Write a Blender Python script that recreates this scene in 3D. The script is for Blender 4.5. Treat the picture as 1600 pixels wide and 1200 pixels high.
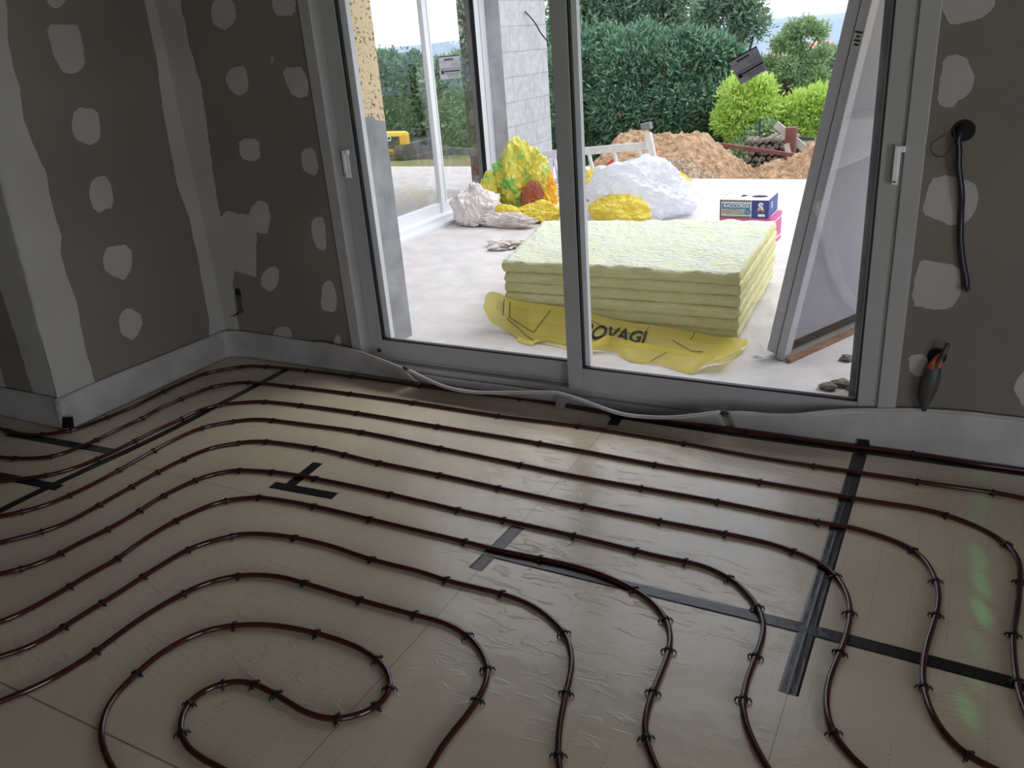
import bpy, bmesh, math, random
import numpy as np
from mathutils import Vector, Matrix, noise
for o in list(bpy.data.objects): bpy.data.objects.remove(o, do_unlink=True)
S = bpy.context.scene; C = S.collection
random.seed(7); RNG = np.random.default_rng(7)
# ------------------------------------------------------------------ camera
CAMH = 1.6; FPX = 1282.65
RX = np.array([0.88019321, 0.46869481, 0.07146566]); RY = np.array([0.11923791, -0.37078376, 0.920584]); RZ = np.array([-0.45939334, 0.80177589, 0.3839502])
FL = np.array([1, 1, -1.0]); ORG = np.array([0, 0, CAMH])
cam_d = bpy.data.cameras.new('camera'); cam = bpy.data.objects.new('camera', cam_d); C.objects.link(cam)
cam_d.sensor_width = 36; cam_d.lens = FPX / 1600 * 36; cam_d.clip_end = 3000; cam_d.clip_start = .02
r_, u_, f_ = RX * FL, -RY * FL, RZ * FL
cam.matrix_world = Matrix(((r_[0], u_[0], -f_[0], 0), (r_[1], u_[1], -f_[1], 0), (r_[2], u_[2], -f_[2], CAMH), (0, 0, 0, 1)))
S.camera = cam
def at(u, v, ax, val):      # the point of the plane axis = val seen at a photo pixel
    d = (RX * (u - 800) + RY * (v - 600) + RZ * FPX) * FL
    t = (val - ORG[ax]) / d[ax]
    return Vector(ORG + d * t)
def px(u, v, z=0.0): return at(u, v, 2, z)
# ------------------------------------------------------------------ world, lights, exposure
W = bpy.data.worlds.new('world'); S.world = W; W.use_nodes = True
n = W.node_tree; n.nodes.clear()
out = n.nodes.new('ShaderNodeOutputWorld'); bg = n.nodes.new('ShaderNodeBackground'); bg.inputs[1].default_value = 1.55
tc = n.nodes.new('ShaderNodeTexCoord'); sep = n.nodes.new('ShaderNodeSeparateXYZ'); n.links.new(tc.outputs['Generated'], sep.inputs[0])
rp = n.nodes.new('ShaderNodeValToRGB'); n.links.new(sep.outputs[2], rp.inputs[0])
rp.color_ramp.elements[0].position = 0.0; rp.color_ramp.elements[0].color = (.80, .88, .98, 1)
rp.color_ramp.elements[1].position = .5; rp.color_ramp.elements[1].color = (.72, .80, .95, 1)
e = rp.color_ramp.elements.new(.07); e.color = (.62, .74, .96, 1)
mp = n.nodes.new('ShaderNodeMapping'); mp.inputs['Scale'].default_value = (2, 2, 5); n.links.new(tc.outputs['Generated'], mp.inputs[0])
nz = n.nodes.new('ShaderNodeTexNoise'); nz.inputs['Scale'].default_value = 1.6; nz.inputs['Detail'].default_value = 6; n.links.new(mp.outputs[0], nz.inputs[0])
cr = n.nodes.new('ShaderNodeValToRGB'); cr.color_ramp.elements[0].position = .40; cr.color_ramp.elements[1].position = .58; n.links.new(nz.outputs[0], cr.inputs[0])
mx = n.nodes.new('ShaderNodeMixRGB'); mx.inputs[2].default_value = (1.0, 1.0, 1.02, 1); n.links.new(cr.outputs[0], mx.inputs[0]); n.links.new(rp.outputs[0], mx.inputs[1])
n.links.new(mx.outputs[0], bg.inputs[0]); n.links.new(bg.outputs[0], out.inputs[0])
sun_d = bpy.data.lights.new('sun', 'SUN'); sun_d.energy = 1.0; sun_d.angle = math.radians(30); sun_d.color = (1, .96, .9)
sun = bpy.data.objects.new('sun', sun_d); C.objects.link(sun); sun.rotation_euler = (math.radians(-28), math.radians(25), 0)
S.view_settings.view_transform = 'Standard'; S.view_settings.look = 'None'; S.view_settings.gamma = 1; S.view_settings.exposure = .38
try: S.view_settings.use_curve_mapping = False
except Exception: pass
# added area lamps that brighten the room, set at unseen back and right openings
def fill_lamp(name, loc, rot, sx_, sy_, power, col):
    l = bpy.data.lights.new(name, 'AREA'); l.shape = 'RECTANGLE'; l.size = sx_; l.size_y = sy_; l.energy = power; l.color = col
    o = bpy.data.objects.new(name, l); C.objects.link(o); o.location = loc; o.rotation_euler = rot
fill_lamp('added_fill_back', (1.9, -3.38, 1.1), (math.radians(90), 0, 0), 2.4, 2.0, 15, (.93, .96, 1))
fill_lamp('added_fill_right', (3.58, -1.3, 1.1), (0, math.radians(90), 0), 2.0, 2.2, 54, (.88, .94, 1))
# ------------------------------------------------------------------ materials
def rgb(r, g, b):
    f = lambda c: (c / 255 / 12.92) if c <= 10.3 else ((c / 255 + .055) / 1.055) ** 2.4
    return (f(r), f(g), f(b), 1)
def mat(name, col, col2=None, scale=5, rough=.6, bump=0, bscale=40, metal=0, detail=4, ramp=(.35, .65), spec=.5, stretch=None, bdist=.01, trans=0, sub=0):
    m = bpy.data.materials.new(name); m.use_nodes = True; t = m.node_tree; p = t.nodes['Principled BSDF']
    p.inputs['Base Color'].default_value = col; p.inputs['Roughness'].default_value = rough; p.inputs['Metallic'].default_value = metal
    p.inputs['Specular IOR Level'].default_value = spec
    if trans: p.inputs['Transmission Weight'].default_value = trans
    tcn = t.nodes.new('ShaderNodeTexCoord'); src = tcn.outputs['Object']
    if stretch:
        mpn = t.nodes.new('ShaderNodeMapping'); mpn.inputs['Scale'].default_value = stretch; t.links.new(src, mpn.inputs[0]); src = mpn.outputs[0]
    if col2:
        nn = t.nodes.new('ShaderNodeTexNoise'); nn.inputs['Scale'].default_value = scale; nn.inputs['Detail'].default_value = detail; t.links.new(src, nn.inputs[0])
        rr = t.nodes.new('ShaderNodeValToRGB'); rr.color_ramp.elements[0].position, rr.color_ramp.elements[1].position = ramp
        rr.color_ramp.elements[0].color = col; rr.color_ramp.elements[1].color = col2
        t.links.new(nn.outputs[0], rr.inputs[0]); t.links.new(rr.outputs[0], p.inputs['Base Color'])
    if bump:
        n2 = t.nodes.new('ShaderNodeTexNoise'); n2.inputs['Scale'].default_value = bscale; n2.inputs['Detail'].default_value = 5; t.links.new(src, n2.inputs[0])
        b = t.nodes.new('ShaderNodeBump'); b.inputs['Strength'].default_value = bump; b.inputs['Distance'].default_value = bdist
        t.links.new(n2.outputs[0], b.inputs['Height']); t.links.new(b.outputs[0], p.inputs['Normal'])
    return m
def leafmat(name, c1, c2, c3=None, rough=.6):
    m = bpy.data.materials.new(name); m.use_nodes = True; t = m.node_tree; p = t.nodes['Principled BSDF']; p.inputs['Roughness'].default_value = rough
    g = t.nodes.new('ShaderNodeNewGeometry'); r = t.nodes.new('ShaderNodeValToRGB'); r.color_ramp.elements[0].color = c1; r.color_ramp.elements[1].color = c2
    if c3: e = r.color_ramp.elements.new(.97); e.color = c2; r.color_ramp.elements[2].color = c3
    t.links.new(g.outputs['Random Per Island'], r.inputs[0]); t.links.new(r.outputs[0], p.inputs['Base Color'])
    tr = t.nodes.new('ShaderNodeBsdfTranslucent'); t.links.new(r.outputs[0], tr.inputs[0])
    mxs = t.nodes.new('ShaderNodeMixShader'); mxs.inputs[0].default_value = .3
    o = t.nodes['Material Output']; t.links.new(p.outputs[0], mxs.inputs[1]); t.links.new(tr.outputs[0], mxs.inputs[2]); t.links.new(mxs.outputs[0], o.inputs[0])
    return m
def filmmat(name, col, opacity, rough=.15, ior=1.45, refl=1.0, bump=.0):
    m = bpy.data.materials.new(name); m.use_nodes = True; t = m.node_tree; t.nodes.clear()
    o = t.nodes.new('ShaderNodeOutputMaterial'); tr = t.nodes.new('ShaderNodeBsdfTransparent'); tr.inputs[0].default_value = (1, 1, 1, 1)
    d = t.nodes.new('ShaderNodeBsdfDiffuse'); d.inputs[0].default_value = col
    tl = t.nodes.new('ShaderNodeBsdfTranslucent'); tl.inputs[0].default_value = col
    a = t.nodes.new('ShaderNodeMixShader'); a.inputs[0].default_value = .4; t.links.new(d.outputs[0], a.inputs[1]); t.links.new(tl.outputs[0], a.inputs[2])
    b = t.nodes.new('ShaderNodeMixShader'); b.inputs[0].default_value = opacity; t.links.new(tr.outputs[0], b.inputs[1]); t.links.new(a.outputs[0], b.inputs[2])
    gl = t.nodes.new('ShaderNodeBsdfGlossy'); gl.inputs['Roughness'].default_value = rough
    fr = t.nodes.new('ShaderNodeLayerWeight'); fr.inputs[0].default_value = .5; f0 = ((ior - 1) / (ior + 1)) ** 2     # Schlick, the same from both faces
    pw = t.nodes.new('ShaderNodeMath'); pw.operation = 'POWER'; pw.inputs[1].default_value = 5; t.links.new(fr.outputs['Facing'], pw.inputs[0])
    mm = t.nodes.new('ShaderNodeMath'); mm.operation = 'MULTIPLY_ADD'; mm.inputs[1].default_value = (1 - f0) * refl; mm.inputs[2].default_value = f0 * refl; mm.use_clamp = True; t.links.new(pw.outputs[0], mm.inputs[0])
    c = t.nodes.new('ShaderNodeMixShader'); t.links.new(mm.outputs[0], c.inputs[0]); t.links.new(b.outputs[0], c.inputs[1]); t.links.new(gl.outputs[0], c.inputs[2])
    t.links.new(c.outputs[0], o.inputs[0])
    return m
M = {}
M['drywall'] = mat('drywall_board', rgb(128, 121, 112), rgb(116, 110, 103), 1.5, .85, .05, 90)
M['plaster'] = mat('joint_compound', rgb(178, 175, 170), rgb(168, 164, 160), 3, .8, .12, 25)
M['strip'] = mat('white_foam_strip', rgb(184, 182, 183), rgb(164, 160, 160), 5, .4, .35, 14, spec=.5)
M['pvc'] = mat('white_aluminium', rgb(172, 171, 170), rgb(165, 164, 163), 4, .38)
M['pvcw'] = mat('white_lacquer_frame', rgb(226, 228, 233), None, rough=.35)
M['panelframe'] = mat('packed_frame_white', rgb(184, 186, 192), None, rough=.4)
M['sheetgrey'] = mat('grey_wrapped_sheet', rgb(150, 147, 154), rgb(140, 138, 146), 2, .45)
M['gapshade'] = mat('brown_gap_shade', rgb(84, 72, 64), None, rough=.9)  # shade colour for the gap below the leaning sheet
M['gasket'] = mat('black_gasket', rgb(22, 24, 30), None, rough=.5)
M['handle'] = mat('white_handle', rgb(238, 238, 238), None, rough=.3)
M['pipe'] = mat('maroon_pipe', rgb(68, 30, 29), rgb(58, 26, 26), 4, .12, spec=.6)
M['clip'] = mat('black_clip', rgb(9, 9, 10), None, rough=.45)
M['cable'] = mat('dark_blue_cable', rgb(28, 36, 54), rgb(22, 28, 44), 30, .4)
M['conduit'] = mat('grey_green_conduit', rgb(72, 76, 74), rgb(60, 64, 62), 30, .5)
M['orange'] = mat('orange_sleeve', rgb(214, 106, 62), None, rough=.5)
M['hole'] = mat('dark_cavity', rgb(24, 22, 20), None, rough=.9)
M['copper'] = mat('thin_wire', rgb(64, 46, 38), None, rough=.5)
M['batt'] = mat('yellow_glass_wool', rgb(246, 242, 188), rgb(236, 230, 166), 9, .95, .9, 60, stretch=(1, 1, 5), bdist=.012)
M['battop'] = mat('glass_wool_top', rgb(216, 222, 212), rgb(226, 228, 194), 7, .9, 1.0, 26, stretch=(1, 1.6, 1), bdist=.03)
M['red'] = mat('red_plastic', rgb(214, 58, 36), None, rough=.5)
M['alu'] = mat('ladder_aluminium', rgb(226, 228, 230), rgb(208, 210, 212), 12, .4, metal=.15)
M['greycap'] = mat('grey_rubber_cap', rgb(120, 122, 124), None, rough=.6)
M['soil'] = mat('ochre_soil', rgb(206, 174, 140), rgb(152, 120, 92), 11, .95, 1, 34, bdist=.03)
M['gravel'] = mat('pale_gravel', rgb(214, 194, 168), rgb(140, 116, 94), 26, .95, 1, 40, bdist=.03)
M['ground'] = mat('dry_grass_ground', rgb(120, 116, 78), rgb(96, 110, 66), 3, .95, .5, 10, bdist=.05)
M['log'] = mat('grey_firewood', rgb(160, 148, 140), rgb(84, 74, 68), 18, .9, .4, 30)
M['plank'] = mat('weathered_plank', rgb(200, 196, 190), rgb(170, 164, 156), 9, .8)
M['rust'] = mat('red_brown_steel', rgb(132, 84, 80), rgb(108, 66, 62), 9, .7)
M['yellowpaint'] = mat('excavator_yellow', rgb(244, 190, 60), None, rough=.4)
M['dkgrey'] = mat('dark_grey_steel', rgb(66, 72, 80), rgb(52, 56, 62), 8, .6)
M['darkglass'] = mat('dark_cab_glass', rgb(38, 48, 62), None, rough=.15)
M['white'] = mat('white_print', rgb(240, 240, 240), None, rough=.6)
M['black'] = mat('black_print', rgb(16, 16, 18), None, rough=.6)
M['bark'] = mat('tree_bark', rgb(92, 80, 70), rgb(66, 58, 50), 12, .9)
M['rubble'] = mat('mortar_rubble', rgb(142, 134, 126), rgb(112, 106, 100), 18, .95, .5, 40)
M['wood'] = mat('brown_batten_wood', rgb(150, 118, 92), rgb(120, 94, 74), 8, .8, stretch=(1, 1, 12))
M['tape'] = mat('black_tape', rgb(30, 31, 36), rgb(20, 21, 25), 14, .28, .35, 45, spec=.5, bdist=.003)
M['paper'] = filmmat('grey_label', rgb(190, 190, 198), .93, .5)
M['boxblue'] = mat('carton_blue', rgb(58, 76, 150), rgb(50, 66, 138), 8, .5)
M['boxsky'] = mat('carton_light_blue', rgb(56, 126, 182), None, rough=.5)
M['boxwhite'] = mat('carton_white', rgb(234, 232, 240), None, rough=.6)
M['boxbeige'] = mat('carton_picture', rgb(196, 190, 180), rgb(140, 138, 132), 60, .6)
M['magenta'] = mat('carton_magenta', rgb(206, 96, 150), rgb(196, 84, 140), 5, .55)
M['orangeprint'] = mat('carton_orange', rgb(214, 150, 70), None, rough=.6)
M['ybag'] = mat('yellow_bag_film', rgb(236, 214, 84), rgb(216, 196, 70), 6, .3, .5, 18, bdist=.02)
M['gbag'] = mat('green_yellow_bag_film', rgb(214, 202, 84), rgb(118, 184, 84), 6, .3, .5, 18, ramp=(.50, .62), bdist=.02)
M['obag'] = mat('orange_bag_film', rgb(240, 190, 50), rgb(230, 160, 40), 9, .35)
M['rbag'] = mat('brown_red_bag', rgb(168, 96, 72), rgb(150, 80, 60), 9, .4)
M['wbag'] = mat('white_bag_film', rgb(232, 226, 224), rgb(206, 196, 190), 5, .4, .4, 16, bdist=.02)
M['wfilm'] = filmmat('milky_white_film', rgb(240, 242, 250), .82, .3)
M['wrap'] = filmmat('yellow_wrap_film', rgb(246, 230, 110), .86, .35)
M['clear'] = filmmat('clear_stretch_film', rgb(235, 238, 245), .10, .08, refl=1.6)
M['glass'] = filmmat('double_glazing', rgb(255, 255, 255), 0, .0, ior=1.5, refl=1.0)
M['glass2'] = filmmat('far_door_glazing', rgb(255, 255, 255), 0, .0, ior=1.6, refl=1.7)
M['cleartape'] = filmmat('clear_tape', rgb(190, 195, 195), .45, .2)
M['conifer'] = leafmat('cypress_leaves', rgb(62, 98, 84), rgb(146, 188, 152), rgb(180, 110, 76))
M['pine'] = leafmat('pine_needles', rgb(96, 128, 108), rgb(168, 194, 166))
M['lime'] = leafmat('lime_leaves', rgb(176, 212, 104), rgb(222, 240, 140))
M['acacia'] = leafmat('acacia_leaves', rgb(134, 166, 118), rgb(186, 210, 164))
M['dark_tree'] = leafmat('dark_leaves', rgb(70, 108, 86), rgb(130, 162, 120))
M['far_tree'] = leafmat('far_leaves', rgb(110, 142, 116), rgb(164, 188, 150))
M['hill'] = mat('hazed_wooded_hill', rgb(150, 166, 186), rgb(162, 178, 196), .02, .95)  # bluish grey of distance haze is put into the base colour
M['roof'] = mat('terracotta_roof', rgb(206, 160, 140), None, rough=.9)
M['house'] = mat('pale_render', rgb(226, 216, 204), None, rough=.9)
M['roomfloor'] = mat('far_room_floor', rgb(188, 180, 166), None, rough=.5)
M['boxink'] = M['black']
# floor: satin beige foil faced boards with seams and dotted guide lines
def floor_material(seamx, seamy):
    m = mat('insulation_board_foil', rgb(220, 207, 184), rgb(206, 192, 169), 1.6, .24, spec=.8)
    t = m.node_tree; p = t.nodes['Principled BSDF']; N = t.nodes.new; L = t.links.new
    tcn = N('ShaderNodeTexCoord'); sp = N('ShaderNodeSeparateXYZ'); L(tcn.outputs['Object'], sp.inputs[0])
    def math_(op, a, b=None, c=None):
        k = N('ShaderNodeMath'); k.operation = op
        for i, v in enumerate((a, b, c)):
            if v is None: continue
            if isinstance(v, (int, float)): k.inputs[i].default_value = v
            else: L(v, k.inputs[i])
        return k.outputs[0]
    acc = None
    for ax, vals in ((0, seamx), (1, seamy)):
        for v in vals:
            d = math_('ABSOLUTE', math_('SUBTRACT', sp.outputs[ax], v)); g = math_('LESS_THAN', d, .0013 if v != .893 else .003)
            acc = g if acc is None else math_('MAXIMUM', acc, g)
    # dotted guide lines every 10 cm, dots every 12 mm
    fx = math_('ABSOLUTE', math_('SUBTRACT', math_('FRACT', math_('DIVIDE', math_('ADD', sp.outputs[0], .045), .1)), .5))
    fy = math_('ABSOLUTE', math_('SUBTRACT', math_('FRACT', math_('DIVIDE', sp.outputs[1], .014)), .5))
    dn = N('ShaderNodeTexNoise'); dn.inputs['Scale'].default_value = 3.0; L(tcn.outputs['Object'], dn.inputs[0])
    dots = math_('MULTIPLY', math_('MULTIPLY', math_('LESS_THAN', fx, .013), math_('LESS_THAN', fy, .16)), math_('GREATER_THAN', dn.outputs[0], .5))
    base = [l.from_socket for l in t.links if l.to_socket == p.inputs['Base Color']][0]
    m1 = N('ShaderNodeMixRGB'); L(base, m1.inputs[1]); m1.inputs[2].default_value = rgb(88, 78, 66); L(math_('MULTIPLY', acc, .65), m1.inputs[0])
    m2 = N('ShaderNodeMixRGB'); L(m1.outputs[0], m2.inputs[1]); m2.inputs[2].default_value = rgb(84, 78, 72); L(math_('MULTIPLY', dots, .5), m2.inputs[0])
    L(m2.outputs[0], p.inputs['Base Color'])
    # dents, creases and soft undulation of the foil
    n1 = N('ShaderNodeTexNoise'); n1.inputs['Scale'].default_value = 5; n1.inputs['Detail'].default_value = 3; L(tcn.outputs['Object'], n1.inputs[0])
    mpn = N('ShaderNodeMapping'); mpn.inputs['Scale'].default_value = (1, 3.2, 1); mpn.inputs['Rotation'].default_value = (0, 0, .25); L(tcn.outputs['Object'], mpn.inputs[0])
    n2 = N('ShaderNodeTexNoise'); n2.inputs['Scale'].default_value = 9; n2.inputs['Detail'].default_value = 6; n2.inputs['Distortion'].default_value = 1.2; L(mpn.outputs[0], n2.inputs[0])
    msk = N('ShaderNodeTexNoise'); msk.inputs['Scale'].default_value = 1.3; L(tcn.outputs['Object'], msk.inputs[0])
    mr = N('ShaderNodeMapRange'); mr.inputs[1].default_value = .42; mr.inputs[2].default_value = .62; L(msk.outputs[0], mr.inputs[0])
    crs = N('ShaderNodeMapRange'); crs.inputs[1].default_value = .56; crs.inputs[2].default_value = .66; L(n2.outputs[0], crs.inputs[0])
    h = math_('ADD', math_('MULTIPLY', n1.outputs[0], .9), math_('MULTIPLY', math_('MULTIPLY', crs.outputs[0], mr.outputs[0]), .28))
    h = math_('SUBTRACT', h, math_('MULTIPLY', acc, .3))
    b = N('ShaderNodeBump'); b.inputs['Strength'].default_value = .45; b.inputs['Distance'].default_value = .012; L(h, b.inputs['Height']); L(b.outputs[0], p.inputs['Normal'])
    return m
def concrete(name, c1, c2, tan=False):
    m = mat(name, c1, c2, 5, .9, .5, 30, detail=8, ramp=(.3, .7), bdist=.006)
    if tan:
        t = m.node_tree; p = t.nodes['Principled BSDF']; N = t.nodes.new; L = t.links.new
        tcn = N('ShaderNodeTexCoord'); sp = N('ShaderNodeSeparateXYZ'); L(tcn.outputs['Object'], sp.inputs[0])
        nn = N('ShaderNodeTexNoise'); nn.inputs['Scale'].default_value = 9; nn.inputs['Detail'].default_value = 5; L(tcn.outputs['Object'], nn.inputs[0])
        def mth(op, a, b):
            k = N('ShaderNodeMath'); k.operation = op
            for i, v in enumerate((a, b)):
                if isinstance(v, (int, float)): k.inputs[i].default_value = v
                else: L(v, k.inputs[i])
            return k.outputs[0]
        wob = mth('MULTIPLY', mth('SUBTRACT', nn.outputs[0], .5), .10)
        # tan coat begins above a ragged line that climbs towards the window
        zz = mth('ADD', sp.outputs[2], wob)
        lim = mth('SUBTRACT', 1.236, mth('MULTIPLY', mth('SUBTRACT', sp.outputs[1], 3.84), .30))
        a = mth('GREATER_THAN', zz, lim)
        yy = mth('ADD', sp.outputs[1], wob); b_ = mth('GREATER_THAN', yy, 3.60)
        k = mth('MULTIPLY', a, b_)
        n3 = N('ShaderNodeTexNoise'); n3.inputs['Scale'].default_value = 60; n3.inputs['Detail'].default_value = 3; L(tcn.outputs['Object'], n3.inputs[0])
        rr = N('ShaderNodeValToRGB'); rr.color_ramp.elements[0].position = .36; rr.color_ramp.elements[1].position = .42
        rr.color_ramp.elements[0].color = rgb(120, 104, 84); rr.color_ramp.elements[1].color = rgb(226, 206, 170); L(n3.outputs[0], rr.inputs[0])
        base = [l.from_socket for l in t.links if l.to_socket == p.inputs['Base Color']][0]
        mm = N('ShaderNodeMixRGB'); L(k, mm.inputs[0]); L(base, mm.inputs[1]); L(rr.outputs[0], mm.inputs[2]); L(mm.outputs[0], p.inputs['Base Color'])
    return m
M['concrete'] = concrete('grey_concrete', rgb(150, 150, 154), rgb(182, 182, 186))
M['pillar'] = concrete('pillar_concrete', rgb(136, 138, 142), rgb(176, 178, 182), True)
M['slab'] = concrete('terrace_slab_concrete', rgb(218, 214, 213), rgb(198, 194, 193))
def blockmat():
    m = mat('breeze_block_wall', rgb(200, 200, 206), rgb(182, 182, 188), 14, .9, .3, 50, bdist=.004)
    t = m.node_tree; p = t.nodes['Principled BSDF']; N = t.nodes.new; L = t.links.new
    tcn = N('ShaderNodeTexCoord'); sp = N('ShaderNodeSeparateXYZ'); L(tcn.outputs['Object'], sp.inputs[0]); cb = N('ShaderNodeCombineXYZ'); L(sp.outputs[1], cb.inputs[0]); L(sp.outputs[2], cb.inputs[1])
    br = N('ShaderNodeTexBrick'); br.inputs['Scale'].default_value = 1; br.inputs['Brick Width'].default_value = .5; br.inputs['Row Height'].default_value = .25; br.inputs['Mortar Size'].default_value = .007
    br.inputs['Color1'].default_value = (1, 1, 1, 1); br.inputs['Color2'].default_value = (.9, .9, .9, 1); br.inputs['Mortar'].default_value = (.72, .72, .72, 1); L(cb.outputs[0], br.inputs[0])
    base = [l.from_socket for l in t.links if l.to_socket == p.inputs['Base Color']][0]
    mm = N('ShaderNodeMixRGB'); mm.blend_type = 'MULTIPLY'; mm.inputs[0].default_value = 1; L(base, mm.inputs[1]); L(br.outputs[0], mm.inputs[2]); L(mm.outputs[0], p.inputs['Base Color'])
    return m
M['block'] = blockmat()
# ------------------------------------------------------------------ helpers
def tag(o, label=None, cat=None, group=None, kind=None):
    if label: o['label'] = label
    if cat: o['category'] = cat
    if group: o['group'] = group
    if kind: o['kind'] = kind
    return o
def empty(name, loc=(0, 0, 0), rz=0):
    o = bpy.data.objects.new(name, None); C.objects.link(o); o.location = loc; o.rotation_euler = (0, 0, rz); o.empty_display_size = .05; return o
def link(name, me, mats, parent=None, smooth=False):
    for m in (mats if isinstance(mats, (list, tuple)) else [mats]): me.materials.append(m)
    if smooth: me.polygons.foreach_set('use_smooth', [True] * len(me.polygons))
    o = bpy.data.objects.new(name, me); C.objects.link(o)
    if parent: o.parent = parent
    return o
class MB:
    def __init__(s): s.v = []; s.f = []; s.mi = []
    def add(s, vs, fs, mi=0):
        b = len(s.v); s.v += [tuple(v) for v in vs]; s.f += [tuple(b + i for i in f) for f in fs]; s.mi += [mi] * len(fs)
    def box(s, x0, x1, y0, y1, z0, z1, mi=0):
        s.add([(x0, y0, z0), (x1, y0, z0), (x1, y1, z0), (x0, y1, z0), (x0, y0, z1), (x1, y0, z1), (x1, y1, z1), (x0, y1, z1)],
              [(0, 3, 2, 1), (4, 5, 6, 7), (0, 1, 5, 4), (1, 2, 6, 5), (2, 3, 7, 6), (3, 0, 4, 7)], mi)
    def obox(s, o, a, b, c, mi=0):   # origin and three edge vectors
        o, a, b, c = map(Vector, (o, a, b, c))
        s.add([o, o + a, o + a + b, o + b, o + c, o + a + c, o + a + b + c, o + b + c], [(0, 3, 2, 1), (4, 5, 6, 7), (0, 1, 5, 4), (1, 2, 6, 5), (2, 3, 7, 6), (3, 0, 4, 7)], mi)
    def bar(s, p, q, w, t=None, up=(0, 0, 1), mi=0):
        p, q = Vector(p), Vector(q); d = (q - p).normalized(); a = d.cross(Vector(up))
        if a.length < 1e-4: a = d.cross(Vector((1, 0, 0)))
        a.normalize(); b = a.cross(d); t = t or w
        s.obox(p - a * w / 2 - b * t / 2, a * w, b * t, q - p, mi)
    def tube(s, pts, r, n=10, mi=0, caps=True):
        pts = [Vector(p) for p in pts]; rs = r if isinstance(r, (list, tuple)) else [r] * len(pts)
        ref = Vector((0, 0, 1)); base = len(s.v); k = len(pts); prev = None
        for i, p in enumerate(pts):
            d = (pts[min(i + 1, k - 1)] - pts[max(i - 1, 0)]).normalized()
            a = d.cross(ref) if prev is None else (prev - d * prev.dot(d))
            if a.length < 1e-4: a = d.cross(Vector((1, 0, 0)))
            a.normalize(); prev = a; b = d.cross(a)
            for j in range(n):
                an = 2 * math.pi * j / n; s.v.append(tuple(p + (a * math.cos(an) + b * math.sin(an)) * rs[i]))
        for i in range(k - 1):
            for j in range(n):
                s.f.append((base + i * n + j, base + i * n + (j + 1) % n, base + (i + 1) * n + (j + 1) % n, base + (i + 1) * n + j)); s.mi.append(mi)
        if caps:
            s.f.append(tuple(base + j for j in range(n))[::-1]); s.mi.append(mi); s.f.append(tuple(base + (k - 1) * n + j for j in range(n))); s.mi.append(mi)
    def build(s, name, mats, parent=None, smooth=False, bevel=0):
        me = bpy.data.meshes.new(name); me.from_pydata(s.v, [], s.f); me.polygons.foreach_set('material_index', s.mi)
        bm = bmesh.new(); bm.from_mesh(me); bmesh.ops.recalc_face_normals(bm, faces=bm.faces); bm.to_mesh(me); bm.free(); me.update()
        o = link(name, me, mats, parent, smooth)
        if bevel:
            b = o.modifiers.new('bevel', 'BEVEL'); b.width = bevel; b.segments = 2; b.limit_method = 'ANGLE'
        return o
def struct(o): o['kind'] = 'structure'; return o
def spline(P, step):     # Catmull-Rom through points, resampled evenly
    P = [np.array(p, float) for p in P]; P = [2 * P[0] - P[1]] + P + [2 * P[-1] - P[-2]]; out = []
    for i in range(1, len(P) - 2):
        for t in np.linspace(0, 1, 12, endpoint=False):
            a, b, c, d = P[i - 1:i + 3]
            out.append(.5 * (2 * b + (c - a) * t + (2 * a - 5 * b + 4 * c - d) * t * t + (3 * b - a - 3 * c + d) * t ** 3))
    out.append(P[-2]); out = np.array(out); L = np.r_[0, np.cumsum(np.linalg.norm(np.diff(out, axis=0), axis=1))]
    s = np.linspace(0, L[-1], max(4, int(L[-1] / step))); return np.stack([np.interp(s, L, out[:, k]) for k in range(out.shape[1])], 1)
def text_mesh(body, size=1, font_scale=(1, 1), bold=0.0):
    cu = bpy.data.curves.new('text', 'FONT'); cu.body = body; cu.size = size; cu.align_x = 'CENTER'; cu.align_y = 'CENTER'; cu.offset = bold
    o = bpy.data.objects.new('text', cu); C.objects.link(o); bpy.context.view_layer.update()
    dg = bpy.context.evaluated_depsgraph_get(); me = bpy.data.meshes.new_from_object(o.evaluated_get(dg)); bpy.data.objects.remove(o, do_unlink=True)
    for v in me.vertices: v.co.x *= font_scale[0]; v.co.y *= font_scale[1]
    return me
def place_text(name, body, size, origin, ux, uy, m, parent=None, fs=(1, 1), bold=0):
    me = text_mesh(body, size, fs, bold); o, ux, uy = Vector(origin), Vector(ux).normalized(), Vector(uy).normalized()
    for v in me.vertices: v.co = o + ux * v.co.x + uy * v.co.y
    me.materials.clear(); return link(name, me, m, parent)
# ------------------------------------------------------------------ room shell
YW = 3.22; XL = -3.74; YS = 2.14; ZC = 2.55
# floor seams from the joints of the boards
SX = [-0.245 * 1, -1.245, -3.46]; SY = [1.98, .79]
fm = floor_material([-.245, -1.265, -3.22], [2.0, .893])
b = MB(); b.box(-8, XL, -3.4, YS, -.12, 0); b.box(XL, 3.6, -3.4, YW, -.12, 0); struct(b.build('floor', fm))
b = MB(); b.box(-8.2, 3.8, -3.6, YW + .62, ZC, ZC + .25); struct(b.build('ceiling', M['drywall']))
def seg(poly, n=0.012, jit=.0035, seed=0):     # densify and roughen an outline (in metres)
    out = []; k = len(poly); rr = random.Random(seed)
    for i in range(k):
        a, c = Vector(poly[i]), Vector(poly[(i + 1) % k]); m_ = max(1, int((c - a).length / n))
        for j in range(m_):
            p = a.lerp(c, j / m_); nn = noise.noise(p * 18 + Vector((seed, 0, 0))) * jit * 2.2 + noise.noise(p * 70) * jit
            out.append(p + Vector((nn, nn * .6, nn)) )
    return out
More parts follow.
